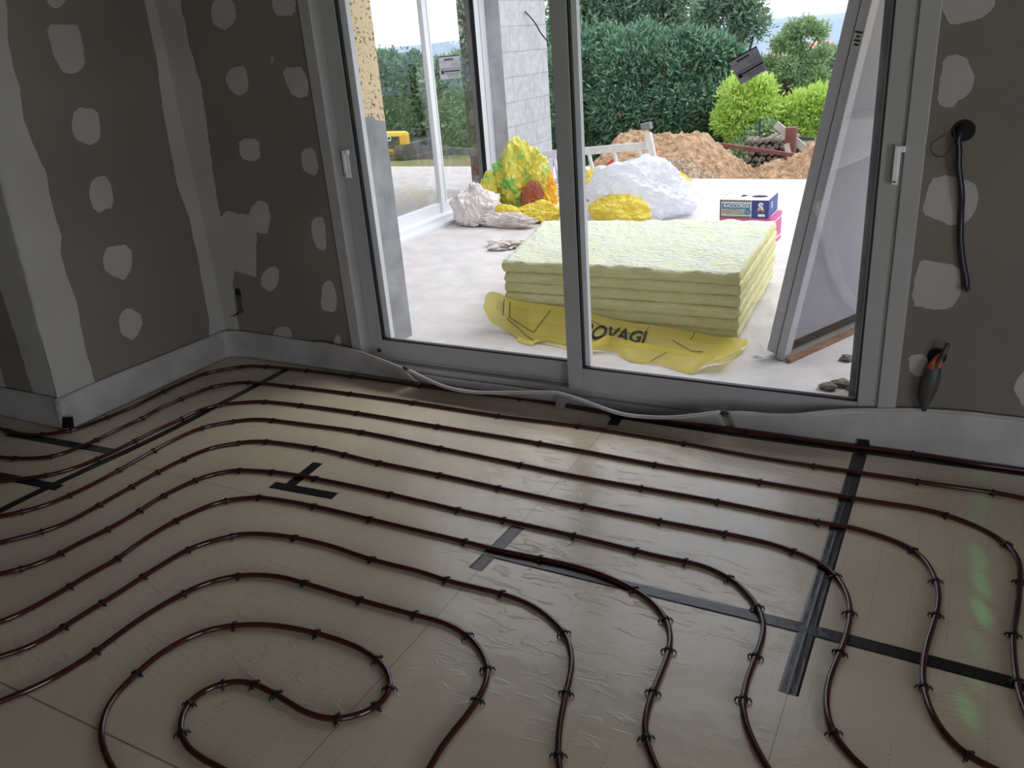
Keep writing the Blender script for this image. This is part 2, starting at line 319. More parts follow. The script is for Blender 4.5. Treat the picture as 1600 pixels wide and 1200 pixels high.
def patches(mb, polys, ax, val, nrm, rounds=1):
    for i, poly in enumerate(polys):
        P = [at(u, v, ax, val) for u, v in poly]
        for _ in range(rounds):    # corner cutting rounds the trowelled outline
            P = [q for j in range(len(P)) for q in (P[j].lerp(P[(j + 1) % len(P)], .22), P[j].lerp(P[(j + 1) % len(P)], .78))]
        P = seg(P, seed=i * 3 + 1)
        for p in P: p[ax] = val
        nv = Vector(nrm); top = [p + nv * .0015 for p in P]; bot = [p - nv * .001 for p in P]; k = len(P)
        base = len(mb.v); mb.v += [tuple(p) for p in top + bot]
        # ear-clipped cap through bmesh-friendly ngon
        mb.f.append(tuple(base + j for j in range(k))); mb.mi.append(1)
        for j in range(k): mb.f.append((base + j, base + (j + 1) % k, base + k + (j + 1) % k, base + k + j)); mb.mi.append(1)
A_ = lambda L: [(x * .35, y * .35) for x, y in L]
E_ = lambda L: [(x * .35, 330 + y * .35) for x, y in L]
Z4 = lambda L: [(1160 + x * .275, y * .275) for x, y in L]
Z8 = lambda L: [(1160 + x * .275, 320 + y * .275) for x, y in L]
crease = lambda y: (239 + .2177 * y, y)
b = MB(); b.box(XL - .16, XL, YS, YW, 0, ZC)
lw = [[(-115, -160), (0, 275), (91, 617), (91, 640), (154, 640), (150, 596), (133, 536), (121, 470), (105, 424), (96, 393), (98, 368), (84, 325), (72, 262), (52, 220), (38, 182), (33, 140), (21, 98), (14, 63), (12, 0), (-30, -160)],
      [(70, -20), (107, -20), (104, 3), (91, 13), (78, 8)],
      A_([(210, 100), (300, 104), (360, 110), (385, 270), (375, 300), (330, 325), (280, 310), (240, 240)]),
      A_([(340, 478), (440, 480), (455, 560), (450, 625), (400, 642), (345, 620), (322, 560)]),
      A_([(420, 790), (490, 775), (520, 920), (430, 950), (398, 860)]),
      E_([(490, 150), (590, 150), (595, 250), (570, 285), (555, 310), (480, 270), (462, 215), (475, 170)]),
      E_([(575, 422), (650, 470), (610, 578), (545, 545), (532, 470)])]
patches(b, lw[1:], 0, XL, (1, 0, 0))
patches(b, lw[:1], 0, XL, (1, 0, 0), 0)
patches(b, [[(212, -160), (370, 560), (345, 560), (329, 521), (329, 498), (322, 463), (310, 396), (298, 340), (280, 294), (256, 168), (245, 84), (227.5, 0), (205, -160)]], 0, XL, (1, 0, 0), 0)
struct(b.build('wall_left', [M['drywall'], M['plaster']]))
b = MB(); b.box(-8, XL - .001, YS, YS + .16, 0, ZC)
patches(b, [[(0 - 16, 215), (-115 - 5, -160), (-300, -160), (-150, 200), (0, 438), (54, 612), (54, 640), (91, 640), (90, 617), (0, 277)],
            [(-60, 500), (0, 567), (11, 603), (11, 640), (-60, 640)]], 1, YS, (0, -1, 0), 0)
struct(b.build('wall_side', [M['drywall'], M['plaster']]))
# window wall lining (grey board with filled joints and screw patches)
OX0, OX1 = -2.80, -.135
b = MB(); b.box(XL - .16, OX0, YW, YW + .12, 0, ZC); b.box(OX1, 3.6, YW, YW + .12, 0, ZC); b.box(OX0, OX1, YW, YW + .12, 2.25, ZC)
patches(b, [[(195, -160), (262, -160), (283.5, 0), (297.5, 70), (315, 129.5), (325.5, 196), (334, 266), (346.5, 339.5), (357, 327), (371, 331), (390, 336), (395.5, 322), (406, 312.5), (420, 318), (425, 336), (420, 364), (402.5, 361.5), (402.5, 431.5), (367.5, 423), (366, 445.5), (374.5, 505), (378, 545), (378, 560), (352, 560)]], 1, YW, (0, -1, 0), 0)
ww = [A_([(950, 15), (980, -10), (1040, -10), (1062, 60), (1045, 110), (1000, 132), (950, 95)]), A_([(1215, -10), (1325, -10), (1325, 60), (1250, 72), (1225, 40)]),
      A_([(1045, 292), (1100, 292), (1118, 400), (1075, 427), (1020, 390), (1010, 340)]), A_([(1260, 298), (1370, 298), (1388, 425), (1335, 435), (1300, 410)]),
      A_([(1070, 618), (1160, 615), (1170, 700), (1140, 720), (1080, 705)]), A_([(1350, 670), (1410, 650), (1432, 770), (1390, 782), (1355, 745)]),
      A_([(1400, 970), (1455, 965), (1465, 1120), (1430, 1110), (1395, 1050)]), E_([(1170, 290), (1215, 240), (1250, 250), (1250, 320), (1215, 360), (1175, 335)]),
      E_([(1440, 340), (1465, 305), (1500, 320), (1510, 430), (1490, 452), (1440, 430)]), E_([(1225, 545), (1240, 515), (1300, 510), (1312, 590), (1230, 600)]),
      E_([(1490, 610), (1505, 555), (1525, 550), (1532, 620)]), A_([(1215, 250), (1228, 250), (1222, 285)]),
      Z4([(1145, -30), (1450, -30), (1430, 60), (1350, 120), (1210, 140), (1160, 110), (1140, 60)]),
      Z4([(1155, 325), (1240, 315), (1300, 350), (1330, 420), (1325, 500), (1280, 555), (1235, 570), (1215, 615), (1115, 590), (1130, 450)]),
      Z4([(1110, 990), (1330, 1040), (1355, 1100), (1340, 1180), (1330, 1210), (1290, 1264), (1220, 1289), (1050, 1239), (1035, 1180), (1060, 1080)]),
      Z8([(1010, 330), (1050, 315), (1240, 355), (1260, 430), (1250, 520), (1190, 600), (1080, 595), (965, 570)]),
      Z8([(955, 860), (1040, 850), (1065, 890), (1060, 970), (990, 985), (950, 940)]),
      Z8([(1640, 930), (1600, 960), (1545, 1040), (1580, 1100), (1600, 1150), (1680, 1150), (1700, 1000)])]
patches(b, ww, 1, YW, (0, -1, 0))
struct(b.build('wall_front', [M['drywall'], M['plaster']]))
# facade masonry behind the lining; its reveals show beside the glass
b = MB(); b.box(-4.4, -2.86, YW + .12, 3.84, -.3, ZC + .3); b.box(-.32, 3.8, YW + .12, 3.84, -.3, ZC + .3); b.box(-2.86, -.32, YW + .12, 3.84, 2.27, ZC + .3)
struct(b.build('wall_facade', M['pillar']))
# the rest of the room: right and back walls with an unglazed opening each, end wall
b = MB(); b.box(3.6, 3.8, -3.4, -2.4, 0, ZC); b.box(3.6, 3.8, -.2, YW + .12, 0, ZC); b.box(3.6, 3.8, -2.4, -.2, 2.12, ZC); struct(b.build('wall_right', M['drywall']))
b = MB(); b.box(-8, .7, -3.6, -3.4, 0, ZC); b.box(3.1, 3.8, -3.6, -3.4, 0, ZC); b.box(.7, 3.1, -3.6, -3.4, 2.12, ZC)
struct(b.build('wall_back', M['drywall']))
b = MB(); b.box(-8.2, -8, -3.6, YS + .16, 0, ZC); struct(b.build('wall_end', M['drywall']))
# terrace slab
b = MB(); b.box(-4.4, 2.6, YW + .05, 9.42, -.3, -.001); b.box(-17, -4.4, 9.13, 10.5, -.3, -.03); b.box(-17, -4.4, 8.5, 9.13, -.3, -.03); struct(b.build('terrace_floor', M['slab']))
# ------------------------------------------------------------------ sliding door facing the terrace
d1 = struct(empty('door_1', (-1.47, YW, 0)))
def child_build(mb, name, m, parent, **k):
    loc = Vector(parent.location); mb.v = [tuple(Vector(v) - loc) for v in mb.v]; return mb.build(name, m, parent, **k)
b = MB(); y0 = YW - .012
b.box(-2.80, -2.735, y0, YW + .12, .0, 2.25); b.box(-.20, -.135, y0, YW + .12, 0, 2.25); b.box(-2.735, -.20, y0, YW + .12, 2.17, 2.25)
b.box(-2.735, -.20, y0, YW + .12, .0, .045); b.box(-2.735, -.20, y0 + .02, YW + .12, .045, .072); b.box(-2.735, -.20, YW + .058, YW + .066, .072, .088)
child_build(b, 'frame', M['pvc'], d1, bevel=.003)
def leaf(x0, x1, ya, yb, zb, sl, sr, hand, bead_l):
    root = empty('door_leaf', (x0 - d1.location.x, ya - d1.location.y, 0)); root.parent = d1
    off = Vector((x0, ya, 0))
    def cb(mb, name, m, **k):
        mb.v = [tuple(Vector(v) - off) for v in mb.v]; return mb.build(name, m, root, **k)
    b = MB(); b.box(x0, x0 + sl, ya, yb, zb, 2.17); b.box(x1 - sr, x1, ya, yb, zb, 2.17); b.box(x0 + sl, x1 - sr, ya, yb, zb, zb + .112); b.box(x0 + sl, x1 - sr, ya, yb, 2.08, 2.17)
    cb(b, 'sash_frame', M['pvc'], bevel=.003)
    g = MB(); gx0, gx1, gz0, gz1 = x0 + sl, x1 - sr, zb + .112, 2.08; t = .007; yg = (ya + yb) / 2 
    for (a, c, d, e_) in ((gx0, gx0 + t, gz0, gz1), (gx1 - t, gx1, gz0, gz1), (gx0, gx1, gz0, gz0 + t), (gx0, gx1, gz1 - t, gz1)): g.box(a, c, ya + .004, yg, d, e_)
    cb(g, 'gasket', M['gasket'])
    g = MB(); g.box(gx0 + .001, gx1 - .001, yg - .003, yg + .003, gz0, gz1); cb(g, 'glass_pane', M['glass'])
    g = MB(); w = .026       # white outer glazing bead catching the daylight
    for (a, c, d, e_) in ((gx0 + t, gx0 + t + bead_l, gz0, gz1), (gx1 - t - .006, gx1 - t, gz0, gz1)): g.box(a, c, yg + .006, yb + .012, d, e_)
    cb(g, 'glazing_bead', M['pvcw'])
    g = MB(); hx = hand
    g.box(hx - .011, hx + .011, ya - .007, ya, 1.035, 1.175); g.box(hx + .004, hx + .026, ya - .032, ya - .007, 1.15, 1.172); g.box(hx - .008, hx + .008, ya - .034, ya - .022, 1.045, 1.172); g.box(hx - .008, hx + .008, ya - .034, ya - .007, 1.04, 1.056)
    cb(g, 'handle', M['handle'], bevel=.003)
    return root
leaf(-2.735, -1.47, YW + .062, YW + .112, .072, .085, .07, -2.70, .034)
leaf(-1.535, -.20, YW + .004, YW + .052, .072, .075, .075, -.222, .022)
# drain cover and tape bit on the lower left corner of the fixed frame
b = MB(); c0 = at(593, 547, 1, YW + .05); b.tube([c0, c0 + Vector((.014, 0, 0))], .008, 8); child_build(b, 'drain_cap', M['gasket'], d1)
# ------------------------------------------------------------------ stickers
def sticker(name, corners, m, label, thick_dir, flip=1):
    tl, tr, br, bl = [Vector(c) for c in corners]; root = empty(name, (tl + tr + br + bl) / 4); off = Vector(root.location); tag(root, label, 'sticker')
    nd = Vector(thick_dir); P = lambda s, t: (tl.lerp(tr, s)).lerp(bl.lerp(br, s), t)
    b = MB(); q = [P(0, 0), P(1, 0), P(1, 1), P(0, 1)]; b.add([p - off for p in q] + [p + nd * .001 - off for p in q], [(0, 1, 2, 3), (7, 6, 5, 4), (0, 4, 5, 1), (1, 5, 6, 2), (2, 6, 7, 3), (3, 7, 4, 0)])
    b.build('paper', m, root)
    b = MB(); rr = random.Random(3)
    def mark(s0, s1, t0, t1):
        q = [P(s0, t0), P(s1, t0), P(s1, t1), P(s0, t1)]; b.add([p + nd * .0016 - off for p in q], [(0, 1, 2, 3)])
    mark(0, 1, 0, .045)
    for k in range(9): mark(.24 + k * .05, .24 + k * .05 + .042, .12, .20)
    mark(0, .98, .245, .255); mark(.22, .225, .25, .55)
    for t in (.34, .40, .46):
        s = .55 + rr.random() * .1
        while s < .95: w = rr.uniform(.03, .09); mark(s, min(.97, s + w), t, t + .018); s += w + .02
    for t in (.53, .575):
        s = .04
        while s < .95: w = rr.uniform(.03, .09); mark(s, min(.97, s + w), t, t + .022); s += w + .02
    mark(.22, .99, .64, .71); mark(.06, .2, .62, .78)
    for t in (.76, .80, .86, .92):
        s = .1 + rr.random() * .3
        while s < .92: w = rr.uniform(.03, .1); mark(s, min(.97, s + w), t, t + .02); s += w + .02
    b.build('print', M['black'], root); return root
yg1 = YW + .028
cs = [at(u, v, 1, yg1 + .005) for u, v in ((1140, 97), (1184, 72), (1201, 109), (1160, 133))]
sticker('window_sticker', cs, M['paper'], 'tilted grey printed sticker on the right pane of the sliding door', (0, -1, 0))
XF = -4.6
cs = [at(u, v, 0, XF + .012) for u, v in ((687, 88), (719, 85), (722, 121), (690, 124))]
sticker('window_sticker', cs, M['paper'], 'upright white printed sticker on the glass door across the terrace', (1, 0, 0))
# ------------------------------------------------------------------ wing across the terrace
b = MB(); b.box(-4.6, -4.4, 3.84, 4.9, -.3, 3.1); b.box(-4.8, -4.4, 4.9, 8.06, 2.3, 3.1); b.box(-4.8, -4.6, 3.84, 4.9, -.3, 3.1)
struct(b.build('wall_wing', M['concrete']))
b = MB(); b.box(-4.8, -4.4, 8.06, 9.13, -.3, 3.1); me = b.build('wall_block', [M['block'], M['concrete']]); struct(me)
for p in me.data.polygons:
    if p.normal.y < -.5: p.material_index = 1
b = MB(); b.box(-9, -4.8, 8.3, 8.5, -.3, 2.6); 
b.v = []; b.f = []; b.mi = []
b.box(-5.05, -4.8, 8.3, 8.46, -.3, 2.9); b.box(-9.2, -5.05, 8.3, 8.46, 2.35, 2.9); b.box(-9.4, -8.6, 8.3, 8.46, -.3, 2.9)
patches(b, [[(728 + dx, y0_), (742 + dx, y0_ - 4), (746 + dx, y0_ + 14), (736 + dx, y0_ + 24), (727 + dx, y0_ + 14)] for dx, y0_ in ((0, 10), (3, 66), (0, 120), (6, 172), (10, 226), (14, 276))], 1, 8.3, (0, -1, 0))
struct(b.build('wall_far_room', [M['drywall'], M['plaster']]))
b = MB(); b.box(-9.4, -4.4, 3.84, 8.5, 2.6, 2.9); struct(b.build('ceiling_far_room', M['drywall']))
b = MB(); b.box(-9.4, -4.62, 3.84, 8.5, -.3, .0); struct(b.build('floor_far_room', M['roomfloor']))
b = MB(); b.box(-9.4, -9.2, 3.84, 8.5, 0, 2.6); b.box(-9.2, -4.8, 3.66, 3.84, 0, 2.6); struct(b.build('wall_far_side', M['drywall']))
d2 = struct(empty('door_2', (XF, 6.4, 0)))
def yx(u, v, x=XF): return at(u, v, 0, x).y
ydR = yx(770, 305); 
b = MB(); b.box(XF - .06, XF + .03, 4.9, 4.98, 0, 2.3); b.box(XF - .06, XF + .03, 7.96, 8.06, 0, 2.3); b.box(XF - .06, XF + .03, 4.9, 8.06, 2.22, 2.3); b.box(XF - .1, XF + .22, 4.9, 8.06, -.0, .035); b.box(XF - .1, XF + .1, 4.9, 8.06, .035, .07)
child_build(b, 'frame', M['pvcw'], d2, bevel=.003)
def leaf2(y0, y1, xa):
    root = empty('door_leaf', (0, y0 - 6.4, 0)); root.parent = d2; off = Vector((XF, y0, 0))
    def cb(mb, name, m):
        mb.v = [tuple(Vector(v) - off) for v in mb.v]; return mb.build(name, m, root)
    b = MB(); b.box(xa, xa + .05, y0, y0 + .07, .07, 2.22); b.box(xa, xa + .05, y1 - .09, y1, .07, 2.22); b.box(xa, xa + .05, y0 + .07, y1 - .09, .07, .17); b.box(xa, xa + .05, y0 + .07, y1 - .09, 2.12, 2.22); cb(b, 'sash_frame', M['pvcw'])
    b = MB(); b.box(xa + .02, xa + .026, y0 + .07, y1 - .09, .17, 2.12); cb(b, 'glass_pane', M['glass2'])
    b = MB(); b.box(xa + .004, xa + .049, y0 + .068, y0 + .078, .17, 2.12); b.box(xa + .004, xa + .049, y1 - .1, y1 - .088, .17, 2.12); cb(b, 'gasket', M['gasket'])
ym = yx(705, 350)
leaf2(4.98, ym, XF - .05); leaf2(ym - .13, 7.95, XF - .01 - .02)
# pipe coil on the floor of the far room
pts = spline([(-5.2, 5.0, .01), (-5.15, 6.0, .01), (-5.4, 6.5, .01), (-5.9, 6.4, .01), (-6.0, 5.6, .01), (-6.0, 4.6, .01)], .06)
b = MB(); b.tube(pts, .008, 8); tag(b.build('heating_pipe', M['pipe'], smooth=True), 'heating pipe loop on the floor seen through the far glass door', 'pipe')
# orange wall plug and thin wire on the block wall
p0 = at(836, 261, 0, -4.4); b = MB(); b.tube([p0 + Vector((-.03, 0, 0)), p0 + Vector((.12, -.03, -.0))], .014, 8); tag(b.build('pipe_stub', M['orange']), 'orange pipe stub poking out of the grey block wall', 'pipe')
w = [at(u, v, 0, -4.4 + o) for u, v, o in ((822, 18, .0), (828, 24, .05), (838, 36, .07), (846, 50, .07), (852, 58, .08), (857, 64, .08))]
b = MB(); b.tube(spline(w, .03), .008, 6); tag(b.build('wall_cable', M['dkgrey'], smooth=True), 'thin dark cable sticking out high on the grey block wall', 'cable')
# ------------------------------------------------------------------ heating pipes on the floor
z1 = lambda L: [(x * .275, 540 + y * .275) for x, y in L]; z2 = lambda L: [(x * .275, 870 + y * .275) for x, y in L]
z3 = lambda L: [(380 + x * .275, 540 + y * .275) for x, y in L]; z4 = lambda L: [(380 + x * .275, 870 + y * .275) for x, y in L]
z5 = lambda L: [(780 + x * .275, 540 + y * .275) for x, y in L]; z6 = lambda L: [(780 + x * .275, 870 + y * .275) for x, y in L]
z7 = lambda L: [(1160 + x * .275, 600 + y * .275) for x, y in L]; z8 = lambda L: [(1160 + x * .275, 870 + y * .275) for x, y in L]
PIPES = {
'A': z1([(-250, 405), (-100, 435), (60, 480), (160, 500), (240, 500), (400, 480), (520, 440), (620, 402), (780, 335), (930, 258), (1070, 195), (1180, 152), (1390, 115)]) + z3([(145, 117), (375, 140), (625, 172), (1015, 228), (1300, 268)]) + z5([(125, 300), (400, 345), (620, 385), (900, 420), (1420, 490)]) + z7([(500, 340), (980, 400), (1340, 460), (1600, 495), (2000, 560)]),
'B': z1([(-300, 600), (-100, 618), (90, 635), (200, 633), (295, 627), (400, 595), (560, 530), (680, 470), (810, 412), (920, 350), (1035, 300), (1210, 232), (1320, 213)]) + z3([(40, 206), (300, 232), (620, 272), (970, 322), (1455, 397)]) + z5([(460, 457), (1055, 555)]) + z7([(0, 400), (425, 470), (1010, 560), (1435, 622), (1600, 655), (1900, 730)]),
'C': z1([(-300, 780), (-100, 775), (100, 755), (260, 735), (400, 700), (560, 640), (770, 540), (900, 475), (1045, 410), (1150, 360), (1270, 332)]) + z3([(0, 320), (130, 315), (340, 337), (660, 382), (1105, 457)]) + z5([(240, 555), (900, 678), (1485, 775)]) + z7([(650, 655), (1000, 710), (1185, 755), (1350, 820), (1480, 890), (1540, 940), (1580, 1000), (1596, 1070)]) + z8([(1592, 150), (1580, 300), (1555, 450), (1560, 600), (1575, 720), (1610, 860), (1700, 1050)]),
'D': z1([(-300, 1010), (-150, 990), (0, 965), (125, 940), (270, 900), (415, 840), (560, 770), (685, 703), (780, 650), (875, 597), (1000, 530), (1160, 462), (1330, 428)]) + z3([(80, 415), (180, 422), (400, 450), (680, 490), (1130, 582), (1580, 675)]) + z5([(480, 750), (820, 810), (1255, 890)]) + z7([(445, 790), (600, 813), (800, 870), (980, 945), (1060, 1020)]) + z8([(1070, 50), (1115, 145), (1130, 240), (1115, 340), (1080, 450), (1050, 560), (1038, 660), (1042, 740), (1070, 850), (1130, 970), (1220, 1080), (1290, 1140), (1400, 1195), (1600, 1290)]),
'E': z1([(-300, 1165), (0, 1115), (120, 1085), (240, 1055), (400, 995), (560, 908), (755, 798), (905, 715), (1045, 645), (1200, 580), (1370, 548)]) + z3([(20, 543), (150, 543), (415, 580), (580, 617), (780, 665), (1130, 735), (1465, 810)]) + z5([(485, 912), (925, 1000), (1300, 1072)]) + z7([(150, 905), (300, 955), (450, 1020)]) + z8([(540, 110), (600, 200), (625, 300), (620, 380), (595, 480), (560, 570), (520, 660), (490, 780), (495, 900), (530, 1010), (600, 1110), (690, 1200), (820, 1310)]),
'F': z2([(-250, 150), (0, 93), (125, 65), (300, 3), (450, -78)]) + z1([(620, 1040), (805, 932), (935, 850), (1120, 760), (1250, 720), (1365, 703)]) + z3([(0, 705), (175, 715), (415, 753), (850, 845), (1235, 935), (1485, 990)]) + z5([(430, 1080), (780, 1165)]) + z6([(940, 5), (1075, 30), (1200, 65), (1320, 125), (1400, 190)]) + z8([(105, 300), (135, 400), (115, 500), (90, 565), (50, 670), (15, 800), (20, 900), (60, 1030), (150, 1200), (230, 1320)]),
'G': z2([(-250, 440), (0, 370), (200, 280), (400, 165), (560, 70), (680, 5)]) + z1([(800, 1115), (1000, 995), (1150, 925), (1290, 877), (1480, 858)]) + z3([(95, 858), (250, 880), (415, 912), (725, 985), (1000, 1050), (1265, 1113)]) + z6([(20, -35), (240, 10), (400, 45), (600, 105), (770, 185), (880, 260), (955, 350), (985, 450), (975, 540), (940, 640), (885, 770), (850, 880), (837, 970), (845, 1050), (870, 1120), (905, 1200), (970, 1330)]),
'H': z2([(-250, 640), (0, 565), (190, 500), (360, 400), (580, 262), (700, 190), (810, 115), (930, 40)]) + z1([(1075, 1155), (1200, 1110), (1325, 1080)]) + z3([(-20, 1068), (130, 1068), (300, 1090), (500, 1135)]) + z4([(735, 15), (1000, 80), (1170, 135), (1480, 210)]) + z6([(15, 210), (130, 245), (250, 310), (330, 380), (380, 430), (410, 500), (425, 600), (410, 700), (390, 780), (365, 900), (350, 1000), (345, 1110), (352, 1200), (370, 1320)]),
'I': z2([(-250, 930), (0, 820), (200, 740), (400, 635), (560, 530), (650, 460), (850, 320), (1060, 200), (1200, 140), (1360, 105), (1500, 102)]) + z4([(230, 115), (360, 150), (670, 245), (970, 325), (1150, 375), (1275, 440), (1350, 520), (1400, 620), (1390, 720), (1340, 820), (1260, 930), (1160, 1050), (1080, 1180), (1020, 1300)]),
'J': z2([(740, 1320), (640, 1190), (595, 1090), (580, 1000), (600, 900), (660, 785), (780, 665), (900, 560), (1050, 470), (1200, 410), (1340, 388)]) + z4([(50, 383), (200, 390), (410, 430), (600, 490), (700, 535), (780, 590), (835, 660), (850, 740), (820, 805), (760, 860), (650, 905), (540, 925), (450, 915), (350, 880), (250, 815), (190, 780), (60, 715)]) + z2([(1350, 705), (1260, 720), (1150, 765), (1075, 830), (1040, 910), (1033, 1000), (1060, 1065), (1130, 1130), (1250, 1195), (1400, 1280)])}
CLIPS = {
'A': z1([(45, 480), (240, 500), (410, 478), (620, 402), (930, 256), (1178, 152), (1390, 113), (1525, 117)]) + z3([(375, 140), (625, 172), (1015, 228)]) + z5([(125, 300), (1420, 488)]) + z7([(980, 400)]),
'B': z1([(90, 635), (295, 627), (560, 530), (810, 412), (1035, 300), (1210, 232), (1425, 205)]) + z3([(295, 230), (620, 272), (975, 322), (1457, 397)]) + z5([(458, 457), (1057, 556)]) + z7([(425, 470), (1010, 558), (1435, 622)]),
'C': z1([(260, 735), (560, 637), (770, 540), (1045, 410), (1270, 332), (1515, 315)]) + z3([(340, 337), (660, 382), (1108, 457)]) + z5([(240, 555), (900, 680), (1485, 777)]) + z7([(645, 655), (1183, 755), (1520, 925)]) + z8([(1590, 145), (1555, 450), (1570, 725)]),
'D': z1([(125, 940), (415, 843), (685, 703), (875, 597), (1160, 463), (1330, 427), (1560, 422)]) + z3([(683, 490), (1130, 582), (1580, 675)]) + z5([(820, 808), (1257, 890)]) + z7([(445, 790), (980, 945)]) + z8([(1115, 140), (1120, 340), (1045, 740), (1285, 1150)]),
'E': z1([(240, 1055), (565, 906), (757, 798), (905, 715), (1045, 643), (1372, 547), (1530, 541)]) + z3([(415, 580), (580, 617), (778, 665), (1130, 737), (1467, 808)]) + z5([(487, 912), (927, 1000), (1297, 1075)]) + z7([(298, 957)]) + z8([(555, 118), (630, 320), (580, 555), (530, 1010)]),
'F': z2([(127, 65)]) + z1([(365, 1175), (625, 1040), (808, 932), (938, 850), (1118, 760), (1368, 707), (1553, 713)]) + z3([(418, 753), (850, 845), (1237, 935), (1485, 988)]) + z5([(430, 1080), (780, 1165)]) + z6([(1075, 30), (1320, 127), (1490, 297), (1480, 565), (1405, 820)]),
'G': z2([(400, 163), (675, 5)]) + z1([(1005, 995), (1295, 877), (1482, 858)]) + z3([(412, 912), (725, 985), (1265, 1113)]) + z6([(238, 12), (770, 190), (955, 355), (975, 540), (888, 770), (838, 1030)]),
'H': z2([(365, 400), (585, 262), (815, 112)]) + z1([(1075, 1155), (1323, 1082)]) + z3([(300, 1090)]) + z4([(735, 15), (1168, 135), (1482, 210)]) + z6([(375, 430), (390, 780), (343, 1120)]),
'I': z2([(550, 530), (1058, 200), (1357, 107)]) + z4([(357, 155), (670, 247), (972, 328), (1272, 452), (1395, 635), (1328, 822)]),
'J': z2([(783, 668), (1347, 390)]) + z4([(412, 445), (772, 585), (838, 745), (760, 858), (548, 930), (190, 780), (62, 722)]) + z2([(1265, 722), (1078, 830), (1035, 1000)])}
ORD = dict(zip('ABCDEFGHIJ', ['first', 'second', 'third', 'fourth', 'fifth', 'sixth', 'seventh', 'eighth', 'ninth', 'tenth']))
NTH = ['first', 'second', 'third', 'fourth', 'fifth', 'sixth', 'seventh', 'eighth', 'ninth', 'tenth', 'eleventh', 'twelfth', 'thirteenth', 'fourteenth', 'fifteenth', 'sixteenth', 'seventeenth', 'eighteenth', 'nineteenth', 'twentieth', 'twenty-first', 'twenty-second']
PL = {'A': 'maroon heating pipe run nearest the window wall, first of the rows', 'J': 'maroon heating pipe curling into the small loop in the foreground'}
PR = .0085; PATH = {}
def clip_mesh():
    b = MB(); n_ = 12; w = .0042; ro, ri = .0122, .0092; rows = []
    prof = [(math.pi * i / n_) for i in range(n_ + 1)]
    vs = []
    for a in prof:
        for r in (ri, ro):
            for y in (-w, w): vs.append((r * math.cos(a), y, .0085 + r * math.sin(a)))
    fs = []
    for i in range(n_):
        k = i * 4; q = k + 4
        fs += [(k, k + 1, q + 1, q), (k + 2, q + 2, q + 3, k + 3), (k, q, q + 2, k + 2), (k + 1, k + 3, q + 3, q + 1)]
    b.add(vs, fs)
    for s in (-1, 1):
        x = s * .0107
        b.box(x - .0016, x + .0016, -w, w, -.004, .0095)
        b.tube([(s * .0115, 0, .0105), (s * .0165, 0, .0100), (s * .0195, 0, .0065), (s * .0205, 0, .0015)], [.0028, .0024, .0022, .0026], 6)
        b.tube([(s * .0165, -.0035, .0098), (s * .0165, .0035, .0098)], .0024, 6)
    me_o = b.build('pipe_clip', M['clip']); me = me_o.data; bpy.data.objects.remove(me_o, do_unlink=True); return me
CM = clip_mesh(); first_clip = None
for key, P in PIPES.items():
    pts = np.array([list(px(u, v, .009)) for u, v in P])
    if key in 'BCDEFGHI': d0 = pts[0] - pts[2]; pts = np.vstack([[pts[0] + d0 / np.linalg.norm(d0) * .6], pts])
    pts = spline(pts, .012)
    for _ in range(12):
        pts[1:-1] = .25 * pts[:-2] + .5 * pts[1:-1] + .25 * pts[2:]
    pts[:, 2] = .0087; PATH[key] = pts
    b = MB(); b.tube([tuple(p) for p in pts[::1]], PR, 12)
    o = b.build('heating_pipe', M['pipe'], smooth=True)
    tag(o, PL.get(key, 'maroon heating pipe run, %s row counting from the window wall' % ORD[key]), 'pipe', 'underfloor heating pipe rows')
    row = {'A': 'the row nearest the window', 'J': 'the innermost loop'}.get(key, 'the %s pipe row' % ORD[key])
    for i, (u, v) in enumerate(CLIPS[key]):
        c = np.array(px(u, v, .009)); k = int(np.argmin(np.sum((pts[:, :2] - c[:2]) ** 2, 1))); k = min(max(k, 2), len(pts) - 3); d = pts[k + 2] - pts[k - 2]
        co = bpy.data.objects.new('pipe_clip', CM) if first_clip is None else first_clip.copy()
        if first_clip is None: CM.name = 'pipe_clip'; first_clip = co
        C.objects.link(co); co.location = (pts[k][0], pts[k][1], 0); co.rotation_euler = (0, 0, math.atan2(d[1], d[0]) - math.pi / 2 + random.uniform(-.12, .12)); s_ = 1.0; co.scale = (s_, s_, s_)
        if key == 'J': lab = 'black plastic clip, %s along the innermost pipe loop from its front end' % NTH[i]
        else: lab = 'black plastic clip, %s from the left on %s' % (NTH[i], row)
        tag(co, lab, 'clip', 'clips holding the heating pipes')
